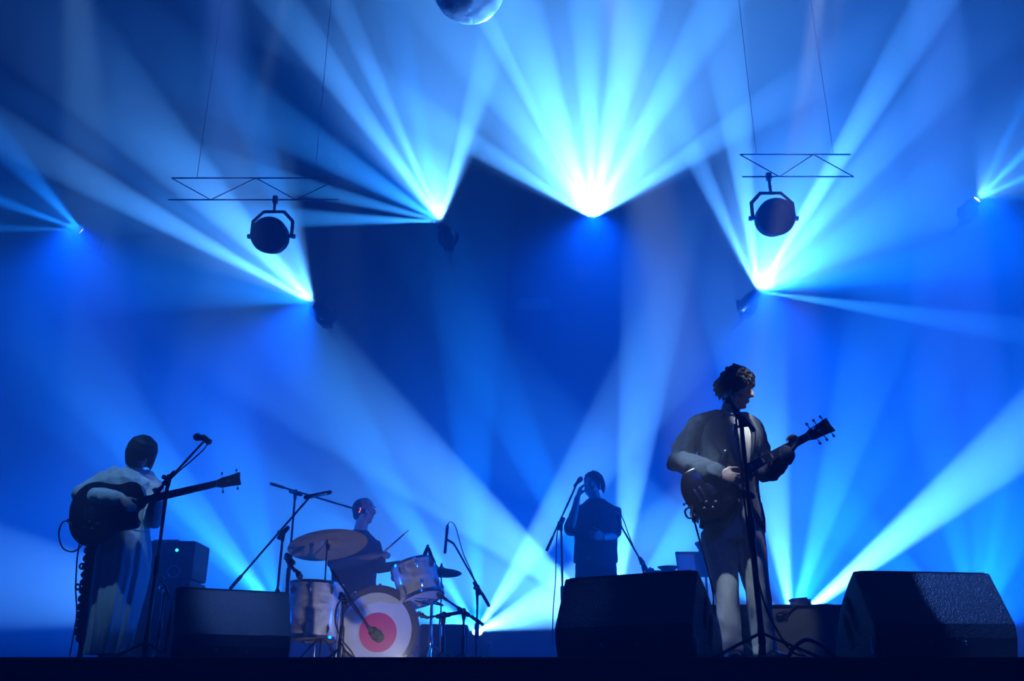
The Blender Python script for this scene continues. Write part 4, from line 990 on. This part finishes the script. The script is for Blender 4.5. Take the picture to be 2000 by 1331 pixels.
# dark ribbed upright stand at her side
YK = 6.5
ks = thing('ribbed_stand', 'slim dark ribbed upright stand with small hooks left of the long skirt', 'stand', (P(165, 1250, YK).x, YK, 0))
p0, p1 = P(163, 1240, YK), P(186, 1050, YK); p0.z = max(p0.z, .08)
MB().tube([p0 + V((.045, -.02, .09)), p1 + V((.05, -.02, 0))], [(.030, .045), (.034, .045)], 16, side=(1, 0, 0)).build('flat_panel', M['gloss'], ks)
hx_ = []
for k in range(220):
    t = k/219; c = p0.lerp(p1, t); a = t*2*math.pi*12
    hx_.append(c + V((-.012 + .040*math.cos(a), .040*math.sin(a), .02*math.cos(a))))
MB().tube(hx_, .013, 7).build('coiled_rope', M['rubber'], ks)
MB().tube([p0, p1], .042, 14).build('core', M['black'], ks)
for (px, py) in ((160, 1107), (152, 1147)):
    c = P(px, py, YK); MB().torus(c, (.2, 1, .3), .018, .007, 16, 6).build('hook', M['steel'], ks)
MB().ell(P(160, 1247, YK), (.04, .04, .035)).build('foot_knob', M['black'], ks)
MB().tube([P(160, 1247, YK), P(178, 1232, YK)], .025, 10).build('clamp', M['black'], ks)
MB().rod(p0, (p0.x, YK, .01), .02, 10).build('post', M['steel'], ks)
MB().lathe((p0.x, YK, 0), (0, 0, 1), [(0, .13), (.012, .13), (.02, .1), (.025, .03)], 28).build('base_plate', M['steel'], ks)
# amp microphone
st = mic_stand('small microphone stand before the bass amplifier', V((P(322, 1150, 6.9).x, 6.9, 0)), P(322, 1150, 6.9), P(316, 1138, 6.95), P(333, 1172, 6.85), turn=30, legs=.2)
vocal_mic(P(316, 1130, 7.0), V((-.2, .9, .4)), 'small microphone aimed at the bass amplifier', .02, .07)
# ================================================================ the drummer
YD = 8.0
def D(px, py, d=0.0): return P(px, py, YD + d)
dyaw = R(38)
drm = thing('person', 'seated drummer in a dark t-shirt facing right, stick raised in his hand', 'person', (D(700, 1200).x, YD, 0))
hc = D(712, 998); hf = V((.93, -.36, -.05)); hu = V((.04, -.05, 1))
b = MB(); head(b, hc, hf, hu, .98)
b.tube([D(703, 1046), D(705, 1032), D(708, 1018)], [.066, .058, .056], 14)
b.ring_loft([oval(D(px, py), hw(px, py, YD, h), dp, dyaw, 24) for px, py, h, dp in ((690, 1165, 40, .12), (692, 1120, 38, .12), (694, 1080, 42, .125), (697, 1055, 38, .1), (702, 1042, 18, .06))])
sR, eR, wR = D(662, 1068, -.12), D(652, 1108, -.22), D(735, 1086, -.36)
sL, eL, wL = D(728, 1068, .1), D(742, 1112, -.02), D(783, 1102, -.15)
for s_, e_, w_ in ((sR, eR, wR), (sL, eL, wL)): b.tube([s_, s_.lerp(e_, .5), e_, e_.lerp(w_, .4), w_], [.056, .052, .044, .042, .029], 12)
hand(b, wR, D(758, 1080, -.38) - wR, V((.1, .35, -.9)), 1, (45, 70, 50), 1.0, 2)
hand(b, wL, D(800, 1100, -.2) - wL, V((.0, .0, -1)), -1, (45, 70, 50), 1.0, 2)
hz_ = D(690, 1170).z
for sx, dx in ((-1, .05), (1, .30)):
    hp = D(690, 1170) + V((sx*.09*math.cos(dyaw), sx*.09*math.sin(dyaw), -.02)); kn = V((hp.x+.28+sx*.05, hp.y-.28+sx*.08, .50)); an = V((kn.x+.05, kn.y-.05, .08))
    b.tube([hp, hp.lerp(kn, .5), kn, kn.lerp(an, .4), an, an + V((.12, -.12, -.03))], [.085, .075, .058, .055, .04, .03], 12)
link('body', fuse(b, .0065, 5), M['skin'], drm)
eyes(drm, hc, hf, hu, .98)
r_, f_, u_, q_ = basis(hf, hu)
hb_ = MB(); hb_.ell(hc + u_*.016 - f_*.030, (.081, .088, .092), q_)
hb_.ell(hc - u_*.04 - f_*.05, (.07, .05, .05), q_)
link('hair', fuse(hb_, .006, 3), M['hair'], drm)
gl_ = thing('glasses', 'thin glasses on the drummer\'s face', 'glasses', hc + f_*.09)
for s in (-1, 1):
    MB().torus(hc + (r_*s*.032 + f_*.096 + u_*.006), f_, .022, .002, 20, 6).build('lens_rim', M['chrome'], gl_)
    MB().rod(hc + (r_*s*.055 + f_*.092 + u_*.008), hc + (r_*s*.078 + f_*.0 + u_*.006), .002, 6).build('temple', M['chrome'], gl_)
MB().rod(hc + (r_*-.012 + f_*.102 + u_*.008), hc + (r_*.012 + f_*.102 + u_*.008), .002, 6).build('bridge', M['chrome'], gl_)
ts_ = MB().ring_loft([oval(D(px, py), hw(px, py, YD, h), dp, dyaw, 28) for px, py, h, dp in ((690, 1172, 45, .15), (692, 1120, 45, .145), (695, 1080, 47, .145), (698, 1056, 42, .12), (702, 1044, 24, .08), (704, 1038, 17, .066))])
for s_, e_ in ((sR, eR), (sL, eL)): ts_.tube([s_.lerp(D(698, 1060), .3), s_, s_.lerp(e_, .5), s_.lerp(e_, .8)], [.08, .074, .07, .066], 14)
link('tshirt', fuse(ts_, .0095, 4, (.006, 13)), M['tee'], drm)
tl = MB()
for sx in (-1, 1):
    hp = D(690, 1170) + V((sx*.09*math.cos(dyaw), sx*.09*math.sin(dyaw), -.02)); kn = V((hp.x+.28+sx*.05, hp.y-.28+sx*.08, .50)); an = V((kn.x+.05, kn.y-.05, .08))
    tl.tube([hp, hp.lerp(kn, .5), kn, kn.lerp(an, .5), an], [.10, .09, .075, .066, .06], 14)
tl.ell(D(690, 1172), (.17, .15, .10))
link('trousers', fuse(tl, .011, 4, (.006, 11)), M['dark_trouser'], drm)
for sx in (-1, 1):
    hp = D(690, 1170); an = V((hp.x+.33+sx*.05+sx*.09*math.cos(dyaw), hp.y-.33+sx*.08+sx*.09*math.sin(dyaw), .05))
    s0 = MB().tube([an + V((-.03, .03, 0)), an + V((.05, -.05, 0)), an + V((.13, -.13, -.015))], [(.04, .04), (.045, .042), (.035, .026)], 12); link('shoe', fuse(s0, .008, 3), M['shoe'], drm)
stl = thing('drum_stool', 'round black drum stool under the drummer', 'stool', (D(690, 1172).x, YD, 0))
MB().lathe((D(690, 1172).x, YD, .40), (0, 0, 1), [(0, .15), (.02, .17), (.07, .17), (.09, .15)], 28).build('seat', M['black'], stl)
MB().rod((D(690, 1172).x, YD, .05), (D(690, 1172).x, YD, .41), .016, 10).build('post', M['chrome'], stl)
for k in range(3):
    a = R(30+120*k); MB().rod((D(690, 1172).x, YD, .25), (D(690, 1172).x+.25*math.cos(a), YD+.25*math.sin(a), .012), .009, 8).build('leg', M['chrome'], stl)
def stick(a, b_, label):
    o = MB().tube([a, V(a).lerp(b_, .7), V(a).lerp(b_, .95), b_], [.0075, .0070, .0040, .0055], 10).build('drumstick', M['stick'], None); return tag(o, label, 'drumstick', 'drumsticks')
stick(D(735, 1092, -.36), D(797, 1037, -.45), 'pale wooden drumstick raised in the drummer\'s near hand')
stick(D(785, 1108, -.13), D(838, 1092, -.45), 'wooden drumstick held low over the rack tom')
# ================================================================ the rear musician
YR = 8.25
def B(px, py, d=0.0): return P(px, py, YR + d)
mus = thing('person', 'rear musician in a dark short-sleeved shirt, hand raised beside his face', 'person', (B(1165, 1200).x, YR, 0))
hc = B(1158, 948, -.01); hf = V((-.55, -.78, -.20)); hu = V((-.05, -.2, .98))
b = MB(); head(b, hc, hf, hu, .95)
b.tube([B(1165, 988), B(1163, 978), B(1160, 966)], [.062, .055, .054], 14)
b.ring_loft([oval(B(px, py), hw(px, py, YR, h), dp, 0, 24) for px, py, h, dp in ((1164, 1125, 36, .095), (1164, 1085, 36, .10), (1164, 1040, 36, .10), (1165, 1000, 40, .105), (1165, 985, 20, .06))])
sR, eR, wR = B(1130, 1000), B(1113, 1040, -.08), B(1128, 972, -.26)
sL, eL, wL = B(1199, 1000), B(1200, 1048, .0), B(1178, 1050, -.24)
for s_, e_, w_ in ((sR, eR, wR), (sL, eL, wL)): b.tube([s_, s_.lerp(e_, .5), e_, e_.lerp(w_, .4), w_], [.052, .047, .040, .037, .027], 12)
hand(b, wR, B(1137, 944, -.28) - wR, V((.9, .2, .1)), -1, (18, 26, 20), 1.0, 4)
hand(b, wL, B(1160, 1046, -.28) - wL, V((-.1, .9, .1)), -1, (30, 40, 30), 1.0, 3)
for sx in (-1, 1):
    hp = B(1164 + sx*17, 1120); kn = V((hp.x+sx*.02, YR-.01, .50)); an = V((hp.x+sx*.03, YR+.01, .09))
    b.tube([hp, hp.lerp(kn, .5), kn, kn.lerp(an, .4), an, an + V((0, -.12, -.04))], [.085, .075, .058, .055, .04, .03], 12)
link('body', fuse(b, .0065, 5), M['skin'], mus)
eyes(mus, hc, hf, hu, .95)
r_, f_, u_, q_ = basis(hf, hu); hb_ = MB(); random.seed(3)
hb_.ell(hc + u_*.03 - f_*.022, (.086, .094, .096), q_)
for k in range(110):
    a = random.uniform(0, 2*math.pi); t = math.acos(random.uniform(-.55, 1)); d = V((math.sin(t)*math.cos(a), math.sin(t)*math.sin(a), math.cos(t)))
    if d.y > .35 and d.z < .3: continue
    p = hc + u_*.024 - f_*.016 + q_ @ V((d.x*.088, d.y*.098, d.z*.098)); hb_.tube([p, p + q_ @ d*.012 - u_*.03*(1-d.z)], [.014, .006], 6)
link('hair', fuse(hb_, .0065, 2), M['hair'], mus)
ts_ = MB().ring_loft([oval(B(px, py), hw(px, py, YR, h), dp, 0, 28) for px, py, h, dp in ((1163, 1100, 43, .14), (1164, 1060, 41, .13), (1165, 1020, 43, .128), (1165, 995, 42, .115), (1165, 984, 25, .085), (1164, 977, 17, .066))])
for s_, e_ in ((sR, eR), (sL, eL)): ts_.tube([s_.lerp(B(1165, 1000), .35), s_, s_.lerp(e_, .55), s_.lerp(e_, .85)], [.07, .07, .068, .066], 14)
link('shirt', fuse(ts_, .0095, 4, (.007, 13)), M['tee'], mus)
tl = MB().ring_loft([oval(B(px, py), hw(px, py, YR, h), dp, 0, 24) for px, py, h, dp in ((1164, 1140, 38, .12), (1164, 1110, 40, .125), (1164, 1085, 38, .115))])
for sx in (-1, 1):
    hp = B(1164 + sx*17, 1120); kn = V((hp.x+sx*.02, YR-.01, .50)); an = V((hp.x+sx*.03, YR+.01, .07))
    tl.tube([hp, hp.lerp(kn, .5), kn, kn.lerp(an, .5), an], [.105, .095, .08, .07, .066], 14)
    s0 = MB().tube([V((an.x, an.y+.05, .04)), V((an.x, an.y-.06, .042)), V((an.x+sx*.02, an.y-.17, .03))], [(.04, .038), (.045, .04), (.036, .028)], 12); link('shoe', fuse(s0, .008, 3), M['shoe'], mus)
link('trousers', fuse(tl, .011, 4, (.006, 11)), M['dark_trouser'], mus)
MB().torus(B(1150, 1092, -.15), (0, 1, 0), .016, .003, 20, 6).build('key_ring', M['chrome'], mus)
